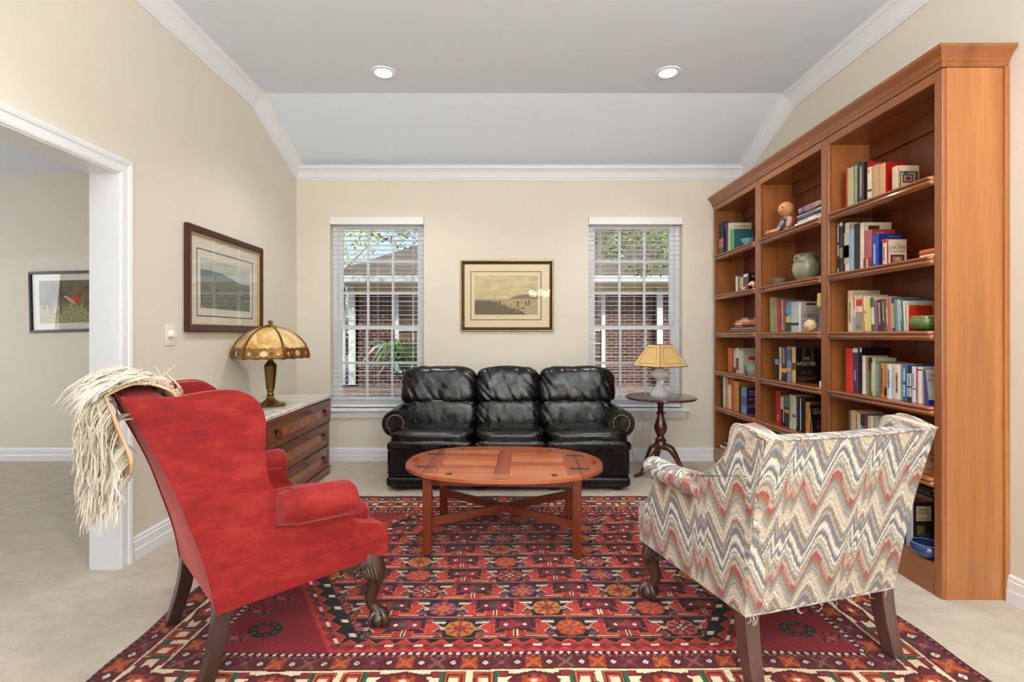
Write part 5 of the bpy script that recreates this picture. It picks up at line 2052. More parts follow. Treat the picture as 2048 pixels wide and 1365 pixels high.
for fx, fz, hgt, sw in ((0.105, -0.080, 0.062, 1), (0.182, -0.072, 0.052, 0), (0.212, -0.066, 0.060, 0)):
    b.box(fx - 0.008, fx + 0.008, -0.0078, -0.0072, fz - hgt * 0.15, fz + hgt * 0.3)
    b.box(fx - 0.010, fx - 0.003, -0.0078, -0.0072, fz - hgt * 0.55, fz - hgt * 0.15)
    b.box(fx + 0.003, fx + 0.010, -0.0078, -0.0072, fz - hgt * 0.55, fz - hgt * 0.15)
    b.lathe([(0.0005, 0), (0.006, 0.0001), (0.006, 0.0006), (0.0005, 0.0007)], 10, T=Matrix.Translation((fx, -0.0072, fz + hgt * 0.40)) @ Matrix.Rotation(pi / 2, 4, 'X'))
    if sw:
        b.box(fx - 0.022, fx + 0.014, -0.0078, -0.0072, fz + hgt * 0.28, fz + hgt * 0.36)
b.box(0.135, 0.175, -0.0078, -0.0072, -0.128, -0.118)
b.build('figures', FIG, pr, smooth=0)
b = MB()
b.box(-0.152, -0.150, -0.0078, -0.0072, -0.05, 0.05)
b.build('flagpole', M('pale_ink', (226, 212, 176), 0.9), pr, smooth=0)
LSM = landscape('hill_print', 0.02, (176, 184, 176), (204, 206, 192), (104, 122, 124), (92, 104, 96), (150, 152, 132), -0.60, 0.16, 0.055, None)
picture('framed_print', 'dark wood framed hill landscape print on the left wall above the chest', 0.97, 0.685, (XL, 3.607, 1.578), R(90), [(0, 0.0), (0.0, 0.030), (0.008, 0.034), (0.020, 0.030), (0.034, 0.026), (0.042, 0.024), (0.048, 0.010)], M('walnut_frame', (66, 34, 26), 0.28), MATW, (-0.365, 0.358, -0.240, 0.208, 0.008), M('blue_grey_mat_line', (84, 92, 100), 0.9), (-0.322, 0.312, -0.182, 0.150), LSM, inner=[(0.044, 0.020), (0.046, 0.022), (0.054, 0.020), (0.054, 0.008)], ior_m=glass_sheet('print_glass', 2.1))
# flower-and-butterfly photograph in the next room
t = NT('meadow_photograph')
tc = t.node('ShaderNodeTexCoord')
sp = t.node('ShaderNodeSeparateXYZ')
t.link(tc.outputs['Object'], sp.inputs[0])
bgc = t.ramp(t.noise(t.coord((5, 1, 4)), 1.4, 3), [(0.35, lin((58, 50, 34))), (0.5, lin((104, 100, 74))), (0.65, lin((132, 112, 92)))])
flw = t.ramp(t.noise(t.coord((30, 1, 26)), 2.2, 5, 0.7), [(0.35, lin((84, 96, 50))), (0.52, lin((150, 150, 92))), (0.66, lin((212, 208, 150)))])
low_ = t.math('LESS_THAN', sp.outputs[2], t.math('MULTIPLY', t.math('SUBTRACT', t.noise(t.coord((8, 1, 3)), 2, 4), 0.62), 0.5))
t.link(t.mix(low_, bgc, flw), t.b.inputs['Base Color'])
t.b.inputs['Roughness'].default_value = 0.8
pm_ = picture('framed_photograph', 'black framed photograph of a butterfly on meadow flowers, next room', 0.80, 0.585, (-4.160, YB, 1.536), 0, [(0, 0.0), (0.0, 0.022), (0.004, 0.025), (0.022, 0.023), (0.026, 0.010)], M('black_frame', (26, 20, 18), 0.35), M('white_mat_board', (216, 216, 204), 0.9), None, None, (-0.312, 0.312, -0.205, 0.205), t.m, tilt=R(-1.5))
pr = [c for c in pm_.children if c.name.startswith('print')][0]
b = MB()
b.add([(-0.05, -0.0078, 0.03), (0.03, -0.0078, -0.01), (0.10, -0.0078, -0.03), (0.06, -0.0078, 0.07)], [(0, 1, 2, 3)], 0)
b.add([(-0.09, -0.0080, 0.06), (-0.02, -0.0080, 0.00), (0.05, -0.0080, -0.04), (0.02, -0.0080, 0.01), (-0.05, -0.0080, 0.055)], [(0, 1, 2, 3, 4)], 1)
b.build('butterfly', [M('butterfly_orange', (186, 60, 40), 0.8), M('butterfly_stripe', (190, 168, 150), 0.8)], pr, smooth=0, recalc=False)
# ---------------------------------------------------------------- bookcase: three cherry units under one crown
CHV = wood('cherry_upright', [(0.25, (138, 80, 38)), (0.5, (168, 106, 56)), (0.75, (190, 128, 74))], 'z', 6, 0.33, 0.25, stretch=0.04, fine=0.16)
CHY = wood('cherry_shelf_shaded', [(0.25, (124, 68, 34)), (0.5, (150, 88, 46)), (0.75, (170, 108, 62))], 'y', 6, 0.26, 0.35, stretch=0.04, fine=0.15)  # darker cherry copy; shade inside the bookcase is put into its colour
CHB = wood('cherry_back_shaded', [(0.25, (98, 46, 18)), (0.5, (124, 62, 26)), (0.75, (144, 80, 36))], 'z', 4, 0.4, 0.2, stretch=0.05, fine=0.12)  # darkest cherry copy, with the shadow behind the shelves painted in
CHF = wood('cherry_face_shaded', [(0.25, (118, 64, 32)), (0.5, (146, 86, 46)), (0.75, (164, 104, 60))], 'z', 6, 0.28, 0.35, stretch=0.04, fine=0.15)  # darker cherry copy: fronts turned from the light carry that shade as colour
FX = 2.01
BAYS = [(2.293, 3.123), (3.127, 3.956), (3.960, 4.79)]
SH = [1.965, 1.590, 1.236, 0.880, 0.545, 0.147]
BACKP = 2.288
UL = ['nearest cherry bookcase unit, its wide end panel towards the camera', 'middle cherry bookcase unit of the three along the right wall', 'farthest cherry bookcase unit, in the back right corner']
NOSE = [(0.032, -0.004), (0.030, 0.0), (-0.010, 0.0), (-0.018, -0.003), (-0.021, -0.009), (-0.018, -0.015), (-0.009, -0.017), (-0.009, -0.021), (-0.014, -0.023), (-0.017, -0.030), (-0.012, -0.038), (-0.002, -0.040), (-0.002, -0.045), (0.032, -0.045)]
for k, (ya, yb) in enumerate(BAYS):
    r = thing('bookcase', UL[k], 'bookcase', (FX, (ya + yb) / 2, 0), group='bookcase units')
    sw = 0.045
    MB().box(FX + 0.02, 2.306, ya, ya + 0.020, 0, 2.4435).build('side_panel', CHV, r, smooth=0, world=True)
    MB().box(FX + 0.02, 2.306, yb - 0.020, yb, 0, 2.4435).build('side_panel', CHV, r, smooth=0, world=True)
    MB().box(BACKP, 2.300, ya + 0.02, yb - 0.02, 0.1, 2.44).build('back_panel', CHB, r, smooth=0, world=True)
    MB().box(FX + 0.02, BACKP, ya + 0.02, yb - 0.02, 2.395, 2.415).build('top_panel', CHY, r, smooth=0, world=True)
    MB().box(BACKP - 0.02, BACKP, ya + 0.02, yb - 0.02, 2.30, 2.395).build('hanging_rail', CHB, r, smooth=0, world=True)
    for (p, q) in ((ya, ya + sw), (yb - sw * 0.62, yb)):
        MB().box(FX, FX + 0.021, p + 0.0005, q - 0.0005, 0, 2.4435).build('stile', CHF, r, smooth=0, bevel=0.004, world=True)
    MB().box(FX + 0.0005, FX + 0.021, ya + sw, yb - sw * 0.62, 2.395, 2.4435).build('top_rail', CHY, r, smooth=0, bevel=0.002, world=True)
    MB().box(FX + 0.001, FX + 0.021, ya + sw, yb - sw * 0.62, 0.0, 0.147).build('base_board', CHY, r, smooth=0, bevel=0.003, world=True)
    for z in SH:
        b = MB()
        b.box(FX + 0.022, BACKP, ya + 0.0202, yb - 0.0202, z - 0.022, z)
        if z > 0.2:
            ring = []
            yl, yr = ya + 0.046, yb - sw * 0.62 - 0.002
            ring = [[Vector((FX + 0.012 + (x - 0.012) * kx, yy, z + q)) for x, q in NOSE] for yy, kx in ((yl, 0.35), (yl + 0.006, 0.8), (yl + 0.014, 1.0), (yr - 0.014, 1.0), (yr - 0.006, 0.8), (yr, 0.35))]
            b.loft(ring)
        b.build('shelf', CHY, r, smooth=35, world=True)
    if k == 0:
        MB().box(2.288, 2.309, ya - 0.012, ya - 0.0005, 0, 2.4435).build('scribe_strip', CHV, r, smooth=0, bevel=0.002, world=True)
b = MB()
CRB = [(0, 0), (0.004, 0), (0.010, 0.010), (0.010, 0.018), (0.016, 0.024), (0.018, 0.034), (0.030, 0.052), (0.046, 0.064), (0.050, 0.070), (0.050, 0.084), (0, 0.084)]
ya, yb = BAYS[0][0], BAYS[2][1]
rings = []
for (cx, cy, dx, dy) in ((2.306, ya, 0, -1), (FX, ya, -1, -1), (FX, yb + 0.02, -1, 0)):
    rings.append([Vector((cx + dx * p, cy + dy * p, 2.445 + q)) for p, q in CRB])
b.loft(rings)
b.box(FX + 0.001, 2.305, ya + 0.001, yb, 2.46, 2.50)
tag(b.build('crown_moulding', CHY, smooth=25), 'long cherry crown moulding running along the top of all three bookcase units', 'moulding', None)


# ---------------------------------------------------------------- books
def yat(px, X):
    return X * 1000.0 / (px - 1008.0)


PAGE = M('page_block', (226, 212, 184), 0.9, var=(180, 0.08))
CMATS = {}


def cmat(c):
    key = tuple(c)
    if key not in CMATS:
        CMATS[key] = M('book_cloth_%d_%d_%d' % key, c, 0.45, var=(14, 0.07))
    return CMATS[key]


def book_parts(root, t, h, d, col, spine_col=None, art=(), title=None, tcol=(240, 236, 220), dashes=None, bands=(), cover_text=(), page=PAGE, cover_col=None):
    """local frame: spine at x=0 facing -x, y from 0 (far) to -t (near), z from 0 up"""
    bt = 0.0022
    b = MB()
    sc = 1 if spine_col else 0
    cc = 2 if cover_col else 0
    b.box(0.002, d, -bt, 0, 0, h, 0)
    b.box(0.002, d, -t, -t + bt, 0, h, cc)
    n = 6
    ro = min(0.004, t * 0.25)
    ring = [(0.004, 0.0)] + [(-ro * math.sin(pi * i / n), -t * i / n) for i in range(n + 1)] + [(0.004, -t), (0.004, -t + bt), (0.004, -bt)]
    b.loft([[Vector((x, y, z)) for x, y in ring] for z in (0, h)], sc)
    mats = [cmat(col), cmat(spine_col or col), cmat(cover_col or col)]
    b.build('cover', mats, root, smooth=40)
    if t > 0.009:
        MB().box(0.004, d - 0.004, -t + bt, -bt, 0.003, h - 0.003).build('pages', page, root, smooth=0)
    if bands:
        for (z0, z1, c) in bands:
            MB().box(-ro - 0.0006, 0.001, -t + 0.0004, -0.0004, z0 * h, z1 * h).build('spine_band', cmat(c), root, smooth=0)
    if title:
        me = text_mesh(title[0], h * title[1], min(t * 0.55, 0.03))
        put_mesh('spine_title', me, cmat(tcol), root, (-ro - 0.0011, -t / 2, h * title[2]), (0, 0, -1), (0, -1, 0))
    if dashes:
        rr = random.Random(int(h * 1e5) + int(t * 1e5))
        b = MB()
        for (z0, z1, c_) in dashes:
            z = z1 * h
            while z > z0 * h:
                L = rr.uniform(0.0025, 0.0065)
                wq = min(t * rr.uniform(0.13, 0.20), 0.006)
                b.box(-ro - 0.0010, -ro * 0.5, -t / 2 - wq, -t / 2 + wq, max(z - L, z0 * h), z)
                z -= L + rr.uniform(0.0012, 0.003)
        if b.v:
            b.build('spine_lettering', cmat(tcol), root, smooth=0)
    if art:
        b = MB()
        ms = []
        for (x0, x1, z0, z1, c) in art:
            b.box(0.003 + (d - 0.003) * x0, 0.003 + (d - 0.003) * x1, -t - 0.0006 - 0.0001 * len(ms), -t + 0.0004, h * z0, h * z1, len(ms))
            ms.append(cmat(c))
        b.build('cover_art', ms, root, smooth=0)
    for (body, cx, cz, w_, hh, c) in cover_text:
        me = text_mesh(body, d * w_, h * hh)
        put_mesh('cover_title', me, cmat(c), root, (d * cx, -t - 0.0022, h * cz), (1, 0, 0), (0, 0, 1))


ORD = ['first', 'second', 'third', 'fourth', 'fifth', 'sixth', 'seventh', 'eighth', 'ninth', 'tenth', 'eleventh', 'twelfth', 'thirteenth', 'fourteenth', 'fifteenth', 'sixteenth', 'seventeenth', 'eighteenth', 'nineteenth', 'twentieth']
BN = ['nearest', 'middle', 'farthest']
SN = ['top', 'second', 'third', 'fourth', 'fifth', 'bottom']


def row(bay, shelf, items, sx=2.062):
    z = SH[shelf]
    prev = BAYS[bay][1] - 0.03
    for k, it in enumerate(items):
        p0, p1, yt, desc, col = it[:5]
        o_ = it[5] if len(it) > 5 else {}
        x = o_.pop('sx', sx)
        y1 = min(yat(p0, x), prev - 0.0006)
        y0 = yat(p1, x)
        if y1 - y0 < 0.006:
            y0 = y1 - 0.006
        h = 1.22 - (yt - 669) * y0 / 1000.0 - z
        h = min(h, (SH[shelf - 1] if shelf else 2.39) - z - 0.052)
        cxp = o_.pop('cx', None)
        d = o_.pop('d', 0.150)
        if cxp:
            d = (cxp - 1008) / 1000.0 * y0 - x
        d = min(d, BACKP - x - 0.004)
        lean = o_.pop('lean', 0)
        t = y1 - y0
        lab = '%s book, %s from left on %s shelf of %s bookcase' % (desc, ORD[k], SN[shelf], BN[bay])
        r = thing('book', lab, 'book', (x, y1, z + 0.0004), group='upright books on %s shelf of %s bookcase' % (SN[shelf], BN[bay]))
        if lean:
            r.rotation_euler = (R(lean), 0, 0)
            t = t * math.cos(R(lean)) * 0.95
            if lean > 0:
                r.location = (x, y1 + 0.0, z + 0.0004 + t * math.sin(R(lean)))
        book_parts(r, t, h, d, col, **o_)
        prev = y0


def stack(bay, shelf, items, where, z0=None):
    """books lying flat, bottom first: (px far end, px near end, thickness, desc, colour, opts)"""
    z = (SH[shelf] if z0 is None else z0) + 0.0004
    n = len(items)
    for k, it in enumerate(items):
        p0, p1, t, desc, col = it[:5]
        o_ = dict(it[5]) if len(it) > 5 else {}
        x = o_.pop('sx', 2.07)
        d = o_.pop('d', 0.15)
        y1, y0 = yat(p0, x), yat(p1, x)
        y0 = max(y0, BAYS[bay][0] + 0.025)
        pos = 'topmost' if k == n - 1 else ('lowest' if k == 0 else ORD[k] + ' from bottom')
        lab = '%s book lying flat, %s of stack %s' % (desc, pos, where)
        r = thing('book', lab, 'book', (x, y0, z), group='books lying flat %s' % where)
        r.rotation_euler = (-pi / 2, 0, 0)
        book_parts(r, t, y1 - y0, d, col, **o_)
        z += t + 0.0006


CRM, BLK, WHT = (226, 206, 172), (28, 26, 28), (228, 224, 214)
RED, NVY, TAN = (190, 44, 36), (30, 40, 78), (206, 170, 122)
W_ = (232, 228, 214)
row(0, 0, [
    (1692, 1697, 334, 'thin orange-red', (206, 66, 36)),
    (1697.4, 1708.4, 333, 'pale green', (168, 176, 122), dict(bands=[(0, 1, (176, 182, 130))])),
    (1708.8, 1718, 324, 'dark grey white-lettered', (62, 60, 66), dict(dashes=[(0.08, 0.94, 0)], tcol=(224, 214, 190))),
    (1718.4, 1727.6, 325, 'charcoal grey lettered', (56, 54, 60), dict(dashes=[(0.2, 0.92, 0)], tcol=(210, 196, 168), cover_col=(26, 26, 34))),
    (1728, 1733.5, 325, 'recessed red', (188, 26, 26), dict(sx=2.082, d=0.17)),
    (1734.4, 1743, 333, 'ivory red-marked', (226, 210, 178), dict(dashes=[(0.84, 0.92, 0)], tcol=(190, 90, 70), bands=[(0.30, 0.36, (70, 60, 60))])),
    (1743.4, 1757, 328, 'tan cloth', (196, 158, 116)),
    (1757.6, 1770.7, 325, 'worn tan-spined red', (170, 10, 14), dict(spine_col=(212, 164, 108), cx=1816)),
    (1784, 1796, 331, 'cream ornate-covered', (218, 196, 160), dict(cx=1838, art=[(0.06, 0.96, 0.05, 0.78, (96, 76, 60)), (0.12, 0.80, 0.08, 0.72, (206, 180, 140)), (0.18, 0.74, 0.34, 0.68, (92, 70, 66)), (0.26, 0.66, 0.40, 0.62, (170, 120, 84)), (0.36, 0.56, 0.45, 0.57, (70, 60, 74)), (0.20, 0.72, 0.10, 0.30, (208, 150, 70)), (0.24, 0.46, 0.66, 0.78, (20, 92, 92))]))])
row(0, 1, [
    (1675, 1680, 445, 'thin black white-lettered', (24, 20, 22), dict(dashes=[(0.62, 0.97, 0), (0.35, 0.56, 0), (0.03, 0.1, 0)], tcol=(226, 220, 208), sx=2.05)),
    (1680.4, 1685.4, 444, 'thin dark photo-spined', (52, 46, 44), dict(bands=[(0.92, 0.99, WHT), (0.3, 0.5, (150, 132, 108))], sx=2.05)),
    (1686, 1698, 445, 'large white mottled', (218, 206, 180), dict(bands=[(0.18, 0.80, (186, 182, 170)), (0.30, 0.55, (150, 150, 152))])),
    (1698.5, 1708, 454, 'plain light blue', (140, 172, 192)),
    (1708.4, 1719.4, 446, 'plain black-brown', (44, 34, 30)),
    (1720, 1728, 445, 'large white grid-covered', (222, 206, 182), dict(cx=1783, art=[(0.14, 0.55, 0.80, 0.93, (88, 48, 18)), (0.0, 0.12, 0.66, 0.75, (110, 60, 22))])),
    (1728.4, 1743.4, 459, 'dusty red', (160, 62, 60), dict(spine_col=(176, 88, 92), cx=1790, bands=[(0.0, 0.28, (140, 40, 44))], dashes=[(0.04, 0.26, 0)], tcol=W_, cover_text=[('THE', 0.35, 0.9, 0.3, 0.05, (210, 160, 110))])),
    (1744, 1757, 468, 'royal blue', (20, 44, 128), dict(spine_col=(34, 70, 160), cx=1806, dashes=[(0.1, 0.7, 0)], tcol=(190, 214, 240), cover_text=[('The Authorized', 0.62, 0.92, 0.5, 0.05, (190, 200, 230))])),
    (1765, 1773.4, 478, 'red-bordered calorie', (164, 52, 44), dict(spine_col=(222, 200, 182), cx=1815, art=[(0.05, 0.94, 0.04, 0.97, (226, 208, 180)), (0.16, 0.84, 0.08, 0.40, (40, 26, 20)), (0.24, 0.76, 0.13, 0.35, (150, 104, 70)), (0.38, 0.64, 0.18, 0.30, (196, 160, 116))], cover_text=[('THE', 0.5, 0.80, 0.22, 0.06, (110, 60, 40)), ('CALORIE', 0.5, 0.68, 0.78, 0.12, (92, 30, 22)), ('COUNTER', 0.5, 0.53, 0.78, 0.09, (120, 60, 40))], bands=[(0.86, 1, (176, 50, 44))], dashes=[(0.2, 0.7, 0)], tcol=(170, 80, 60)))])
stack(0, 1, [(1840, 1875, 0.020, 'white-edged cream', (232, 214, 190), dict(sx=2.075)), (1839.5, 1875, 0.026, 'orange', (204, 92, 46), dict(sx=2.075))], 'at the right end of second shelf')
row(0, 2, [
    (1695.5, 1706, 581, 'tall cream', (222, 204, 172), dict(cx=1760, dashes=[(0.22, 0.72, 0)], tcol=(96, 82, 70), cover_text=[('· · ·', 0.4, 0.9, 0.3, 0.02, (90, 80, 70))])),
    (1706.4, 1713, 591, 'white red-lettered', (226, 216, 194), dict(dashes=[(0.62, 0.96, 0)], tcol=(200, 50, 36), bands=[(0.0, 0.42, (176, 170, 162))])),
    (1713.4, 1724.4, 590, 'white and grey red-striped', (224, 210, 186), dict(bands=[(0.03, 0.50, (150, 146, 146)), (0.50, 0.53, (206, 74, 46)), (0.70, 0.88, (204, 60, 40))], title=('SC', 0.12, 0.12), tcol=(24, 22, 24))),
    (1725, 1728, 592, 'thin orange-spined', (212, 130, 80)),
    (1729.6, 1735, 592, 'cream, taller-covered', (226, 210, 172), dict(cx=1776, bands=[(0.5, 0.58, (170, 160, 150))], lean=-3.5)),
    (1735.4, 1744, 593, 'white and yellow', (224, 196, 90), dict(spine_col=(232, 220, 190), bands=[(0.03, 0.9, (228, 206, 116))], lean=-3.5)),
    (1744.4, 1751, 594, 'pale cream green-labelled', (228, 218, 188), dict(bands=[(0.70, 0.98, (90, 96, 74)), (0, 0.2, (104, 92, 64))], lean=-3.5)),
    (1751.4, 1757, 601, 'violet-grey', (98, 82, 110), dict(lean=-3.5, bands=[(0.0, 1.0, (126, 108, 126))])),
    (1757.4, 1766, 599, 'dark maroon lettered', (92, 34, 46), dict(lean=-3.5, dashes=[(0.2, 0.9, 0)], tcol=(206, 176, 160))),
    (1766.4, 1773, 598, 'dark green lettered', (58, 90, 66), dict(lean=-3.5, dashes=[(0.3, 0.9, 0)], tcol=(176, 190, 170))),
    (1773.4, 1780, 597, 'coral red lettered', (204, 84, 76), dict(lean=-3.5, dashes=[(0.2, 0.7, 0)], tcol=(238, 214, 200))),
    (1780.4, 1785, 595, 'dusty grey-violet', (150, 136, 142), dict(lean=-3.5)),
    (1785.4, 1791, 597, 'dark gold-striped', (64, 66, 60), dict(lean=-3.5, bands=[(0.1, 0.85, (196, 158, 96))])),
    (1791.4, 1796, 599, 'thin teal blue', (88, 142, 164), dict(lean=-3.5)),
    (1796.4, 1801.5, 599, 'pale grey-green', (176, 186, 168), dict(lean=-3.5)),
    (1802, 1808, 598, 'teal and white lettered', (60, 110, 126), dict(lean=-3.5, dashes=[(0.3, 0.95, 0)], tcol=(226, 228, 220), d=0.14)),
    (1808.4, 1812, 602, 'thin white', (220, 212, 190), dict(lean=-3.5, d=0.20)),
    (1813, 1817, 611, 'bright orange-red', (206, 52, 20), dict(spine_col=(232, 196, 172), cx=1864, cover_text=[('U Like You', 0.5, 0.86, 0.6, 0.10, (150, 30, 10))]))])
row(0, 3, [
    (1691, 1706, 698, 'thick bright red', (206, 54, 40)),
    (1707, 1716, 697, 'indigo white-tipped', (72, 62, 92), dict(bands=[(0.90, 0.995, WHT)], dashes=[(0.25, 0.5, 0)], tcol=(180, 170, 190))),
    (1716.4, 1724, 696, 'black, white-tipped', (28, 20, 26), dict(bands=[(0.90, 0.995, WHT)], cx=1779, sx=2.075)),
    (1724.4, 1731, 712, 'ivory two-line-titled', (218, 186, 146), dict(spine_col=(228, 216, 196), cx=1777, sx=2.055, cover_text=[('THE\nFRIEND', 0.36, 0.86, 0.50, 0.17, (110, 70, 50)), ('THE\nTHE', 0.30, 0.33, 0.34, 0.14, (160, 100, 76))])),
    (1739, 1744, 716, 'slim green and black', (70, 96, 80), dict(bands=[(0.65, 1.0, (40, 40, 38)), (0.2, 0.5, (60, 120, 100))], sx=2.055)),
    (1744.4, 1751, 716, 'pale green', (186, 194, 150), dict(cx=1792, bands=[(0.1, 0.86, (204, 208, 158))], sx=2.055)),
    (1751.4, 1760, 724, 'grey-teal lettered', (112, 128, 128), dict(dashes=[(0.1, 0.92, 0)], tcol=(176, 186, 180), sx=2.055)),
    (1761, 1769, 727, 'tan-brown dark-lettered', (198, 138, 66), dict(dashes=[(0.1, 0.85, 0)], tcol=(80, 40, 20), sx=2.05)),
    (1769.4, 1773.6, 727, 'orange-brown', (206, 116, 46), dict(bands=[(0.05, 0.3, (60, 30, 20))], sx=2.05)),
    (1774, 1783, 729, 'glossy white blue-lettered', (212, 218, 230), dict(dashes=[(0.3, 0.82, 0)], tcol=(70, 80, 110), sx=2.035)),
    (1783.4, 1788, 729, 'slim white red-lettered', (222, 206, 184), dict(dashes=[(0.3, 0.9, 0)], tcol=(190, 60, 44), sx=2.045)),
    (1788.4, 1801, 730, 'thick white dark-lettered', (226, 214, 198), dict(dashes=[(0.2, 0.75, 0)], tcol=(70, 60, 66), sx=2.045)),
    (1805, 1815, 731, 'bright blue white-lettered', (26, 104, 158), dict(dashes=[(0.12, 0.45, 0), (0.55, 0.92, 0)], tcol=(220, 232, 240), sx=2.045)),
    (1816, 1823, 734, 'black white-panelled', (40, 36, 44), dict(bands=[(0.14, 0.40, (214, 206, 204)), (0.44, 0.8, (214, 206, 204))], dashes=[(0.16, 0.78, 0)], tcol=(50, 44, 50), sx=2.045)),
    (1823.6, 1832, 734, 'white and slate-blue', (214, 214, 218), dict(bands=[(0.36, 0.40, (110, 120, 140))], dashes=[(0.45, 0.8, 0)], tcol=(120, 124, 150), sx=2.042)),
    (1832.4, 1835, 736, 'very thin red', (178, 60, 60), dict(sx=2.042)),
    (1835.4, 1844, 735, 'creamy white plain-spined', (230, 220, 202), dict(bands=[(0.9, 0.94, (60, 60, 70))], sx=2.042)),
    (1845, 1847, 737, 'mauve-grey pictorial', (188, 164, 154), dict(cx=1880, sx=2.035, cover_text=[('MY\nTOO\nCOPY\nMARK', 0.28, 0.33, 0.42, 0.46, (50, 40, 46))])),
    (1853, 1857, 741, 'royal-blue-edged, grey-covered', (40, 62, 140), dict(cx=1900, sx=2.03, lean=-7, cover_col=(190, 186, 170), art=[(0.0, 1.0, 0.0, 0.14, (30, 44, 120)), (0.1, 0.9, 0.88, 0.885, (120, 120, 120))], cover_text=[('THE\nRULES\nOF', 0.42, 0.70, 0.60, 0.34, (50, 50, 54))]))])
row(0, 4, [
    (1697, 1701, 822, 'slim slate-grey', (88, 84, 88)),
    (1701.4, 1712, 823, 'cream cloth', (214, 184, 140)),
    (1712.4, 1717, 826, 'cream red-lettered', (224, 200, 164), dict(dashes=[(0.3, 0.95, 0)], tcol=(150, 50, 40))),
    (1717.4, 1722, 828, 'ivory', (228, 212, 186)),
    (1722.4, 1730, 830, 'steel blue', (92, 130, 160), dict(bands=[(0.7, 1, (60, 60, 70))])),
    (1730.4, 1735, 831, 'dull maroon', (120, 60, 70)),
    (1735.4, 1740, 833, 'straw yellow', (206, 178, 130)),
    (1740.4, 1746, 833, 'white', (222, 218, 208)),
    (1746.4, 1757, 834, 'pale grey-green', (176, 182, 172)),
    (1844, 1847, 878, 'tan brown-lettered', (204, 152, 96), dict(cx=1890, sx=2.05, cover_text=[('WELL\nEASY', 0.40, 0.46, 0.40, 0.30, (120, 70, 40)), ('FIELDING', 0.40, 0.10, 0.55, 0.06, (90, 56, 36))]))])
row(0, 5, [
    (1806, 1812, 1008, 'dark teal', (40, 52, 60), dict(sx=2.05)),
    (1812.4, 1817, 1010, 'pale steel-blue', (150, 170, 184), dict(sx=2.05)),
    (1817.4, 1821, 1009, 'grey-blue', (176, 186, 194), dict(sx=2.05)),
    (1821.4, 1826, 1008, 'light grey', (196, 196, 200), dict(sx=2.05)),
    (1826.4, 1829, 1006, 'black cream-labelled', (38, 30, 30), dict(cx=1868, sx=2.05, art=[(0.06, 0.86, 0.60, 0.92, (214, 186, 144)), (0.1, 0.5, 0.3, 0.5, (110, 104, 60)), (0.3, 0.8, 0.2, 0.34, (70, 74, 44))], cover_text=[('HEALTHY\nHOMEPLACE', 0.46, 0.81, 0.62, 0.12, (90, 60, 40)), ('Emmett Barnes', 0.46, 0.66, 0.6, 0.05, (90, 60, 40))]))])
row(1, 2, [
    (1542, 1551, 595, 'leaning green-and-cream', (120, 132, 84), dict(bands=[(0, 1, (150, 156, 108))], lean=-2.6, spine_col=(206, 190, 140))),
    (1551.4, 1555, 599, 'leaning slim pinkish', (178, 120, 110), dict(lean=-2.6)),
    (1555.4, 1561.5, 600, 'leaning rust-red', (156, 62, 44), dict(lean=-2.6)),
    (1562, 1572, 599, 'patterned red-and-white', (150, 84, 74), dict(dashes=[(0.3, 0.95, 0), (0.05, 0.4, 0)], tcol=(228, 214, 190), lean=-2.6)),
    (1573, 1582, 602, 'blue-green pictorial', (96, 150, 172), dict(bands=[(0.02, 0.30, (40, 66, 56)), (0.32, 0.5, (206, 190, 120)), (0.6, 0.95, (92, 148, 178))])),
    (1582.4, 1597, 603, 'pale grey', (186, 192, 186), dict(bands=[(0.22, 0.30, (40, 40, 44))])),
    (1597.6, 1601.6, 604, 'large-titled white', (212, 198, 192), dict(cx=1641, spine_col=(232, 230, 224), art=[(0.26, 0.74, 0.89, 0.95, (40, 34, 34)), (0.10, 0.9, 0.80, 0.805, (190, 160, 140))], cover_text=[('Richard J. Foster', 0.5, 0.68, 0.74, 0.05, (120, 100, 90)), ('CELEBRATION', 0.50, 0.54, 0.86, 0.12, (50, 46, 50)), ('of', 0.5, 0.455, 0.06, 0.03, (50, 46, 50)), ('DISCIPLINE', 0.50, 0.35, 0.80, 0.12, (50, 46, 50))]))])
row(1, 3, [
    (1551, 1557.5, 694, 'black blue-pictured', (22, 20, 26), dict(bands=[(0.45, 0.62, (90, 150, 190))])),
    (1558, 1563, 695, 'sandy yellow', (206, 178, 110), dict(dashes=[(0.5, 0.7, 0)], tcol=(80, 60, 40))),
    (1563.6, 1573.6, 695, 'purple-blue gold-banded', (58, 50, 104), dict(bands=[(0.24, 0.36, (226, 170, 70)), (0.0, 0.1, (40, 34, 50))], dashes=[(0.5, 0.95, 0)], tcol=(206, 196, 220))),
    (1574, 1583, 694, 'grey gold-banded', (130, 134, 150), dict(bands=[(0.28, 0.38, (214, 160, 70)), (0.6, 0.9, (88, 100, 130))])),
    (1584, 1591, 695, 'tall tan-spined black-covered', (24, 20, 20), dict(spine_col=(206, 172, 104), cx=1634, art=[(0.30, 0.86, 0.48, 0.97, (92, 74, 54)), (0.36, 0.70, 0.50, 0.80, (20, 18, 20)), (0.46, 0.66, 0.80, 0.95, (20, 18, 20)), (0.40, 0.74, 0.85, 0.88, (20, 18, 20))], cover_text=[('THE', 0.5, 0.68, 0.28, 0.09, (222, 210, 196)), ('RACKETEER', 0.5, 0.53, 0.86, 0.10, (226, 214, 200)), ('JOHN', 0.5, 0.27, 0.52, 0.11, (136, 92, 72)), ('GRISHAM', 0.5, 0.10, 0.88, 0.11, (136, 92, 72))], bands=[(0.35, 0.55, (90, 80, 60))]))])
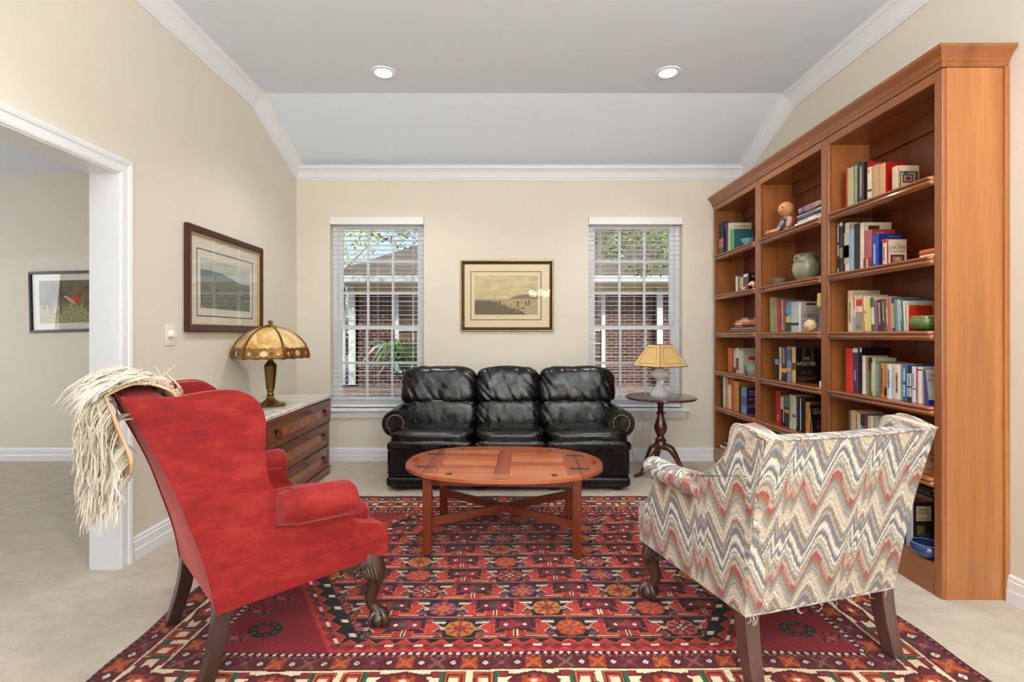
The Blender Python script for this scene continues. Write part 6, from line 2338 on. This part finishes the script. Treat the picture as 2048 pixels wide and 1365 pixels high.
row(1, 4, [
    (1551.5, 1562, 784, 'thick red lettered', (170, 34, 24), dict(dashes=[(0.1, 0.3, 0)], tcol=(226, 160, 110))),
    (1562.4, 1566, 793, 'slim white-and-black', (40, 30, 40), dict(bands=[(0.55, 0.98, (222, 196, 184))])),
    (1566.4, 1570, 789, 'slim black white-lettered', (26, 26, 30), dict(dashes=[(0.1, 0.95, 0)], tcol=(226, 220, 210))),
    (1570.4, 1578, 789, 'dark tasselled orange-banded', (48, 48, 44), dict(bands=[(0.42, 0.52, (226, 120, 50)), (0.6, 0.95, (96, 116, 100))])),
    (1578.4, 1585, 791, 'pale grey green-spotted', (196, 202, 186), dict(dashes=[(0.2, 0.95, 0)], tcol=(110, 130, 120))),
    (1585.4, 1591.6, 793, 'creamy pink-tinted', (218, 200, 178), dict(bands=[(0.36, 0.44, (90, 104, 110))])),
    (1592, 1597.6, 795, 'black blue-lettered', (32, 34, 40), dict(dashes=[(0.66, 0.97, 0), (0.1, 0.6, 0)], tcol=(150, 170, 190))),
    (1598, 1607, 796, 'black white-titled', (18, 18, 22), dict(dashes=[(0.03, 0.97, 0)], tcol=(216, 224, 234))),
    (1607.4, 1610.6, 797, 'slim plain black', (30, 28, 30), dict(cx=1645)),
    (1611.4, 1620, 806, 'orange-brown cloth', (160, 70, 22), dict(spine_col=(206, 138, 56), cx=1652, dashes=[(0.4, 0.65, 0)], tcol=(160, 90, 30))),
    (1624.5, 1627, 812, 'leaning black red-lettered', (22, 18, 22), dict(cx=1668, sx=2.05, lean=-9, cover_text=[('LEGACY', 0.48, 0.80, 0.80, 0.17, (196, 190, 186)), ('James A.', 0.55, 0.46, 0.6, 0.14, (190, 70, 60)), ('Michener', 0.55, 0.28, 0.66, 0.14, (190, 100, 80))], dashes=[(0.1, 0.9, 0)], tcol=(214, 200, 190)))])
stack(1, 0, [
    (1590, 1652, 0.030, 'thick cream', (228, 220, 200), dict(dashes=[(0.1, 0.6, 0)], tcol=(190, 180, 150), sx=2.055)),
    (1596, 1652, 0.020, 'white-and-grey', (170, 180, 190), dict(bands=[(0.3, 0.6, (206, 212, 214))])),
    (1597, 1652, 0.020, 'dark grey-green', (62, 66, 64), dict(dashes=[(0.4, 0.8, 0)], tcol=(150, 90, 100))),
    (1594, 1652, 0.016, 'silver-blue', (132, 150, 166), dict(bands=[(0.0, 0.3, (164, 180, 190))])),
    (1597, 1652, 0.014, 'black pink-lettered', (32, 26, 32), dict(dashes=[(0.3, 0.7, 0)], tcol=(170, 90, 110))),
    (1598, 1652, 0.032, 'pink-and-blue', (176, 140, 140), dict(bands=[(0.75, 0.9, (88, 92, 140)), (0.0, 0.14, (70, 80, 150)), (0.2, 0.4, (196, 150, 130))], dashes=[(0.3, 0.75, 0)], tcol=(120, 110, 140)))], 'beside the clay doll')
row(2, 0, [
    (1438.5, 1447, 443.5, 'tall navy pictorial', (28, 40, 66), dict(sx=2.04, bands=[(0.22, 0.50, (190, 110, 80)), (0.06, 0.2, (90, 90, 96))], cx=1458, cover_text=[('THE', 0.30, 0.88, 0.30, 0.06, (226, 226, 230)), ('C', 0.25, 0.79, 0.16, 0.08, (226, 226, 230))])),
    (1451.6, 1456, 445, 'dark slate', (56, 72, 92), dict(sx=2.05)),
    (1456.4, 1460, 445.7, 'tall white children\'s', (226, 210, 176), dict(cx=1503, sx=2.05, cover_text=[('Oh, the Places', 0.55, 0.88, 0.66, 0.07, (60, 50, 46))])),
    (1460.4, 1468, 458, 'green-spined teal', (46, 94, 106), dict(spine_col=(98, 166, 92), cx=1507, sx=2.04, art=[(0.36, 0.44, 0.42, 0.52, (84, 124, 110)), (0.60, 0.70, 0.42, 0.54, (84, 124, 110))]))])
row(2, 1, [
    (1471, 1475.5, 553, 'slim cream', (224, 206, 176), dict(h=0) if False else dict()),
    (1475.8, 1480.5, 553, 'grey-blue', (104, 104, 116)),
    (1481, 1487, 551, 'yellow-and-black', (52, 46, 44), dict(bands=[(0.2, 0.9, (206, 184, 104))])),
    (1488, 1496, 547, 'purple-and-white', (98, 74, 118), dict(bands=[(0.82, 0.98, (226, 222, 226)), (0.1, 0.3, (190, 60, 60))])),
    (1497, 1499, 546, 'black script-titled', (22, 18, 24), dict(cx=1530, cover_text=[('Roland', 0.42, 0.80, 0.56, 0.12, (206, 196, 210)), ('Roman', 0.42, 0.50, 0.50, 0.12, (206, 180, 170))]))])
stack(2, 2, [
    (1457, 1516, 0.022, 'charcoal-and-white', (90, 96, 104), dict(d=0.19, sx=2.05)),
    (1462, 1514, 0.018, 'tan', (170, 132, 92), dict(sx=2.06)),
    (1465, 1511, 0.022, 'black orange-lettered', (36, 28, 28), dict(dashes=[(0.5, 0.9, 0)], tcol=(220, 120, 60))),
    (1468, 1512, 0.022, 'orange', (204, 96, 52), dict(bands=[(0.6, 0.9, (226, 190, 160))])),
    (1472, 1511, 0.020, 'pale-edged rust', (196, 120, 86), dict(bands=[(0.3, 0.8, (226, 190, 160))])),
    (1476, 1505, 0.016, 'small dark-red', (110, 44, 34), dict(bands=[(0.3, 0.7, (206, 176, 150))]))], 'on farthest bookcase third shelf')
row(2, 3, [
    (1456, 1465, 697, 'bright orange', (206, 92, 24)),
    (1467, 1472, 698, 'white-and-brown', (206, 196, 186), dict(bands=[(0.0, 0.2, (110, 50, 40))])),
    (1472.4, 1477.5, 697, 'cream picture-spined', (226, 212, 190), dict(bands=[(0.1, 0.6, (120, 70, 50))])),
    (1478, 1484, 701, 'pale grey-green', (200, 206, 196)),
    (1484.4, 1487, 701, 'white pictorial', (206, 192, 168), dict(cx=1524, art=[(0.26, 0.66, 0.58, 0.74, (190, 80, 46)), (0.05, 0.4, 0.02, 0.36, (76, 124, 50)), (0.0, 1.0, 0.93, 0.95, (120, 110, 100))], cover_text=[('G. APPLE', 0.45, 0.86, 0.56, 0.07, (150, 100, 60))]))])
row(2, 4, [
    (1441.5, 1445, 752, 'thin black', (26, 22, 26), dict(sx=2.04)),
    (1446, 1450.5, 754, 'slim ivory', (224, 200, 160), dict(sx=2.04)),
    (1451, 1455.4, 756, 'tan-orange', (204, 150, 98), dict(sx=2.04)),
    (1455.8, 1462, 767, 'white red-topped', (230, 214, 180), dict(sx=2.04, bands=[(0.93, 1.0, (190, 50, 56))])),
    (1463, 1468, 760, 'red-orange', (206, 70, 40), dict(sx=2.045)),
    (1468.4, 1477, 764, 'mustard yellow titled', (214, 158, 34), dict(sx=2.045, cx=1515, dashes=[(0.05, 0.7, 0)], tcol=(70, 40, 24), cover_text=[('The', 0.34, 0.95, 0.2, 0.04, (110, 60, 20)), ('BIRTHDAY BOOK', 0.52, 0.87, 0.84, 0.07, (130, 60, 20))])),
    (1478, 1482, 774, 'slim dark green', (24, 40, 44), dict(sx=2.05)),
    (1482.6, 1493, 776, 'navy-blue-covered', (24, 38, 84), dict(spine_col=(120, 150, 186), sx=2.05, cx=1530, bands=[(0.3, 0.66, (90, 92, 110))], cover_text=[('Margaret\nTruman', 0.44, 0.80, 0.66, 0.20, (226, 228, 232)), ('WOMEN', 0.44, 0.55, 0.66, 0.11, (226, 140, 60)), ('of', 0.44, 0.43, 0.16, 0.07, (226, 150, 80)), ('COURAGE', 0.44, 0.30, 0.74, 0.11, (236, 160, 80))]))])
stack(2, 5, [
    (1440.5, 1474, 0.028, 'pale-edged white', (220, 216, 206), dict(sx=2.045, d=0.2)),
    (1443, 1478, 0.026, 'black', (34, 28, 28), dict(sx=2.05, d=0.2)),
    (1448, 1478, 0.012, 'thin mauve', (170, 130, 140), dict(sx=2.055)),
    (1453, 1480, 0.020, 'dark lettered', (52, 44, 36), dict(sx=2.07)),
    (1458, 1484, 0.026, 'cream cloth', (226, 208, 180), dict(sx=2.06)),
    (1460, 1484, 0.030, 'rust-orange', (196, 110, 64), dict(sx=2.07))], 'on farthest bookcase bottom shelf')
stack(0, 5, [
    (1816, 1866, 0.020, 'brown', (70, 50, 40), dict(sx=2.06, d=0.18)),
    (1818, 1864, 0.018, 'dark striped', (44, 36, 36), dict(sx=2.07, d=0.18)),
    (1820, 1862, 0.020, 'black', (28, 24, 26), dict(sx=2.07, d=0.18))], 'above upright books, nearest bottom shelf', z0=0.147 + 0.262)

# ---------------------------------------------------------------- ornaments on the shelves
GRNG = M('green_glaze', (84, 112, 54), 0.12, coat=0.6, var=(20, 0.15))
o = thing('bowl', 'green glazed pottery bowl in front of the orange-red book', 'bowl', (2.075, 2.455, SH[2] + 0.001))
MB().lathe([(0.002, 0.002), (0.034, 0.0), (0.040, 0.004), (0.056, 0.014), (0.068, 0.034), (0.066, 0.052), (0.060, 0.068), (0.057, 0.071), (0.054, 0.068), (0.058, 0.050), (0.060, 0.034), (0.048, 0.016), (0.002, 0.010)], 36, caps=False).build('body', GRNG, o)
MB().tube([(0.0575 * math.cos(a), 0.0575 * math.sin(a), 0.0712) for a in np.linspace(0, 2 * pi, 37)], 0.0022, 6).build('rim', M('tan_rim', (190, 150, 100), 0.3), o)
o = thing('bowl', 'dark blue glazed bowl on the bottom shelf of the nearest bookcase', 'bowl', (2.045, 2.415, SH[5] + 0.001))
MB().lathe([(0.002, 0.002), (0.036, 0.0), (0.050, 0.006), (0.066, 0.024), (0.068, 0.044), (0.060, 0.056), (0.062, 0.064), (0.058, 0.064), (0.056, 0.056), (0.062, 0.042), (0.056, 0.020), (0.002, 0.012)], 36, caps=False).build('body', M('cobalt_glaze', (34, 62, 108), 0.12, coat=0.6, var=(16, 0.3)), o)
MB().tube([(0.060 * math.cos(a), 0.060 * math.sin(a), 0.064) for a in np.linspace(0, 2 * pi, 37)], 0.0024, 6).build('rim', M('pale_blue_rim', (96, 124, 160), 0.25), o)
vy = yat(1613, 2.11)
o = thing('vase', 'grey-green stoneware two-handled vase on middle bookcase second shelf', 'vase', (2.11, vy, SH[1] + 0.001))
CEL = M('celadon_glaze', (146, 148, 122), 0.15, coat=0.5, var=(14, 0.08))
MB().lathe([(0.002, 0.0), (0.050, 0.0), (0.058, 0.008), (0.078, 0.040), (0.090, 0.080), (0.086, 0.115), (0.070, 0.145), (0.058, 0.160), (0.056, 0.172), (0.070, 0.184), (0.072, 0.188), (0.066, 0.186), (0.050, 0.172), (0.052, 0.158), (0.06, 0.15)], 40, caps=False).build('body', CEL, o)
for sg in (-1, 1):
    a = R(200) if sg < 0 else R(20)
    ca, sa = math.cos(a), math.sin(a)
    n_ = Vector((-sa, ca, 0))
    c_ = Vector((0.072 * ca, 0.072 * sa, 0.150))
    MB().tube(catmull([c_ - n_ * 0.026 + Vector((0.004 * ca, 0.004 * sa, -0.020)), c_ - n_ * 0.022 + Vector((0.014 * ca, 0.014 * sa, 0.006)), c_ + Vector((0.018 * ca, 0.018 * sa, 0.020)), c_ + n_ * 0.022 + Vector((0.014 * ca, 0.014 * sa, 0.006)), c_ + n_ * 0.026 + Vector((0.004 * ca, 0.004 * sa, -0.020))], 5), 0.0075, 8).build('handle', CEL, o)
o = thing('bowl', 'small grey pottery bowl left of the two-handled vase', 'bowl', (2.07, yat(1560, 2.07), SH[1] + 0.001))
MB().lathe([(0.002, 0.0), (0.036, 0.0), (0.046, 0.004), (0.054, 0.040), (0.056, 0.048), (0.052, 0.048), (0.046, 0.010), (0.002, 0.007)], 32, caps=False).build('body', M('grey_glaze', (112, 104, 84), 0.25, var=(10, 0.12)), o)
o = thing('ball_rattle', 'round cream clay ball with dark holes before the large white-titled book', 'ornament', (2.030, yat(1621, 2.03), SH[2] + 0.001))
cb = (0, 0, 0.0405)
MB().sphere(cb, 0.0405, 28, 18).build('body', M('cream_clay', (222, 196, 146), 0.4, var=(20, 0.06)), o, smooth=180)
b = MB()
for az, el in ((200, 35), (245, -5), (160, -12), (215, -22), (280, 30), (180, 10)):
    d_ = Vector((math.cos(R(az)) * math.cos(R(el)), math.sin(R(az)) * math.cos(R(el)), math.sin(R(el))))
    b.sphere(Vector(cb) + d_ * 0.0392, 0.0034, 8, 6)
b.build('holes', DARK, o, smooth=180)
cy_ = yat(1640.5, 2.035)
o = thing('candlestick', 'slim glass candlestick at the right end of middle bookcase third shelf', 'candlestick', (2.035, cy_, SH[2] + 0.001))
MB().lathe([(0.002, 0), (0.036, 0.0), (0.037, 0.005), (0.020, 0.014), (0.010, 0.026), (0.014, 0.036), (0.009, 0.046), (0.011, 0.070), (0.009, 0.10), (0.015, 0.112), (0.010, 0.122), (0.012, 0.140), (0.017, 0.160), (0.013, 0.162), (0.011, 0.150)], 24, caps=False).build('stem', M('clear_glass', (236, 240, 242), 0.04, trans=0.9, ior=1.45), o)
o = thing('candle', 'thick yellow candle stub standing in the glass candlestick', 'candle', (2.035, cy_, SH[2] + 0.1625))
MB().lathe([(0.002, 0), (0.0175, 0.0), (0.0165, 0.080), (0.014, 0.086), (0.002, 0.084)], 20).build('wax', M('yellow_wax', (196, 176, 70), 0.45), o)
MB().tube([(0, 0, 0.082), (0.001, 0, 0.092)], 0.0012, 5).build('wick', DARK, o)
o = thing('jar', 'tiny white lidded jar at the right end of middle bookcase fourth shelf', 'jar', (2.025, yat(1643.5, 2.025), SH[3] + 0.001))
MB().lathe([(0.002, 0), (0.012, 0), (0.014, 0.004), (0.014, 0.026), (0.012, 0.028)], 20).build('body', M('white_china', (226, 226, 228), 0.15), o)
MB().lathe([(0.015, 0.028), (0.015, 0.032), (0.010, 0.040), (0.002, 0.042)], 20).build('lid', M('white_china', (226, 226, 228), 0.15), o)
o = thing('bowl', 'turquoise painted bowl before the teal book, farthest bookcase top shelf', 'bowl', (2.035, yat(1497, 2.035), SH[0] + 0.001))
TQ = M('turquoise_glaze', (96, 168, 176), 0.15, coat=0.5, var=(26, 0.35))
MB().lathe([(0.002, 0.0), (0.030, 0.0), (0.034, 0.006), (0.052, 0.026), (0.062, 0.048), (0.059, 0.049), (0.048, 0.026), (0.002, 0.010)], 32, caps=False).build('body', TQ, o)
o = thing('shell', 'large cream-orange spiral shell before the black script-titled book', 'shell', (2.028, yat(1507, 2.028), SH[1] + 0.029))
b = MB()
rings = []
for k in range(64):
    a = k * 0.24
    r = 0.040 * math.exp(-k * 0.035)
    ctr = Vector((-0.012 + 0.0006 * k, r * 0.55 * math.cos(a), r * 0.45 * math.sin(a)))
    rr_ = r * 0.62
    ax = Vector((0, math.cos(a), math.sin(a)))
    rings.append([ctr + ax * rr_ * math.cos(q) + Vector((1, 0, 0)) * rr_ * 0.9 * math.sin(q) for q in np.linspace(0, 2 * pi, 12, endpoint=False)])
b.loft(rings)
b.build('body', M('shell_pink', (226, 186, 142), 0.3, var=(40, 0.2)), o, smooth=60)
o = thing('shell', 'small pale conch shell left of the large spiral shell', 'shell', (2.03, yat(1487, 2.03), SH[1] + 0.015))
MB().lathe([(0.001, -0.040), (0.007, -0.03), (0.014, -0.012), (0.015, 0.004), (0.010, 0.014), (0.012, 0.018), (0.006, 0.028), (0.001, 0.038)], 18, T=Matrix.Rotation(R(80), 4, 'X')).build('body', M('pale_shell', (228, 204, 180), 0.3, var=(50, 0.15)), o)
o = thing('cream_jug', 'small cut-glass cream jug before the white pictorial book', 'jug', (2.03, yat(1506, 2.03), SH[3] + 0.001))
CUT = M('cut_glass', (222, 228, 226), 0.05, trans=0.75, ior=1.45)
rings = []
for r, z in [(0.028, 0), (0.034, 0.004), (0.030, 0.012), (0.042, 0.030), (0.050, 0.056), (0.046, 0.080), (0.044, 0.092), (0.052, 0.108), (0.047, 0.107), (0.040, 0.092), (0.042, 0.06), (0.030, 0.02)]:
    rings.append([Vector((r * (1 + 0.05 * math.cos(12 * a)) * math.cos(a), r * (1 + 0.05 * math.cos(12 * a)) * math.sin(a) * (1.0 if z < 0.1 else 1.15), z)) for a in np.linspace(0, 2 * pi, 48, endpoint=False)])
MB().loft(rings).build('body', CUT, o)
MB().tube(catmull([(0, 0.044, 0.090), (0, 0.070, 0.098), (0, 0.080, 0.070), (0, 0.064, 0.040), (0, 0.046, 0.036)], 6), 0.005, 8).build('handle', CUT, o)

# seated clay doll
dy = yat(1570, 2.06)
o = thing('figurine', 'small bald clay doll in blue jacket and black waistcoat sitting on the shelf edge', 'figurine', (2.075, dy, SH[0] + 0.001))
SKIN = M('doll_clay', (196, 140, 92), 0.6)
SLV = M('doll_blue_grey', (124, 132, 138), 0.8)
PNK = M('doll_orange_pink', (206, 140, 108), 0.8)
BKW = M('doll_black', (24, 20, 20), 0.7)
b = MB()
b.sphere((-0.005, 0.005, 0.172), 0.054, 26, 18, (0.96, 0.94, 1.02))
b.sphere((-0.044, 0.046 * 0 - 0.012, 0.163), 0.009, 10, 8, (1.5, 0.8, 0.9))
b.tube([(0, 0, 0.105), (-0.002, 0.002, 0.13)], [0.022, 0.02], 12)
for sg in (-1, 1):
    b.sphere((-0.002, 0.005 + sg * 0.052, 0.170), 0.010, 8, 6, (0.6, 0.5, 1.1))
b.build('head', SKIN, o, smooth=180)
b = MB()
for yy in (-0.026, 0.020):
    b.sphere((-0.050, yy, 0.180), 0.0065, 8, 6, (0.6, 1.3, 0.8))
b.tube(catmull([(-0.050, -0.026, 0.148), (-0.053, -0.004, 0.144), (-0.050, 0.016, 0.148)], 5), 0.0018, 5)
b.build('face_paint', DARK, o, smooth=180)
b = MB()
b.lathe([(0.010, 0.0), (0.048, 0.004), (0.050, 0.03), (0.044, 0.07), (0.034, 0.098), (0.022, 0.118)], 24)
b.build('jacket', SLV, o)
b = MB()
b.grid(lambda i, j: Vector((-(0.052 - 0.022 * j) * math.cos((i - 0.5) * 1.6) - 0.0015, -0.006 + (0.052 - 0.022 * j) * math.sin((i - 0.5) * 1.6), 0.012 + 0.085 * j)), 10, 8)
b.build('waistcoat', BKW, o, solid=0.004)
b = MB()
for sg in (-1, 1):
    b.add([(-0.036, -0.003, 0.104), (-0.044, -0.003 + sg * 0.018, 0.112), (-0.044, -0.003 + sg * 0.018, 0.094)], [(0, 1, 2)])
b.build('bow_tie', M('doll_bow', (120, 60, 40), 0.7), o, solid=0.005, recalc=False)
for sg in (-1, 1):
    ar = MB().tube(catmull([(0, sg * 0.036, 0.100), (-0.012, sg * 0.062, 0.070), (-0.030, sg * 0.060 if sg < 0 else 0.066, 0.030)], 6), [0.016, 0.017, 0.014], 10).build('sleeve', SLV if sg > 0 else PNK, o)
    hx, hy, hz = -0.036, sg * 0.060 if sg < 0 else 0.068, 0.018
    b = MB()
    b.sphere((hx, hy, hz), 0.011, 10, 8, (1.1, 0.9, 0.8))
    for f in range(4):
        b.tube([(hx - 0.006, hy + (f - 1.5) * 0.0045, hz), (hx - 0.020, hy + (f - 1.5) * 0.006, hz - 0.006)], [0.003, 0.002], 6)
    b.tube([(hx, hy - sg * 0.008, hz), (hx - 0.010, hy - sg * 0.016, hz - 0.002)], [0.003, 0.002], 6)
    b.build('hand', SKIN, ar, smooth=180)
for q, (ex, ey) in enumerate(((-0.085, 0.085), (-0.062, 0.020))):
    lg = MB().tube(catmull([(0, 0.010 + q * -0.02, 0.020), (-0.035, 0.045 - q * 0.03, 0.026), (ex + 0.01, ey, 0.020)], 6), [0.0185, 0.018, 0.015], 10).build('trouser_leg', PNK, o)
    MB().sphere((ex - 0.004, ey + 0.010, 0.016), 0.020, 12, 8, (0.9, 1.5, 0.75)).build('shoe', M('doll_shoe', (186, 140, 92), 0.6), lg, smooth=180)
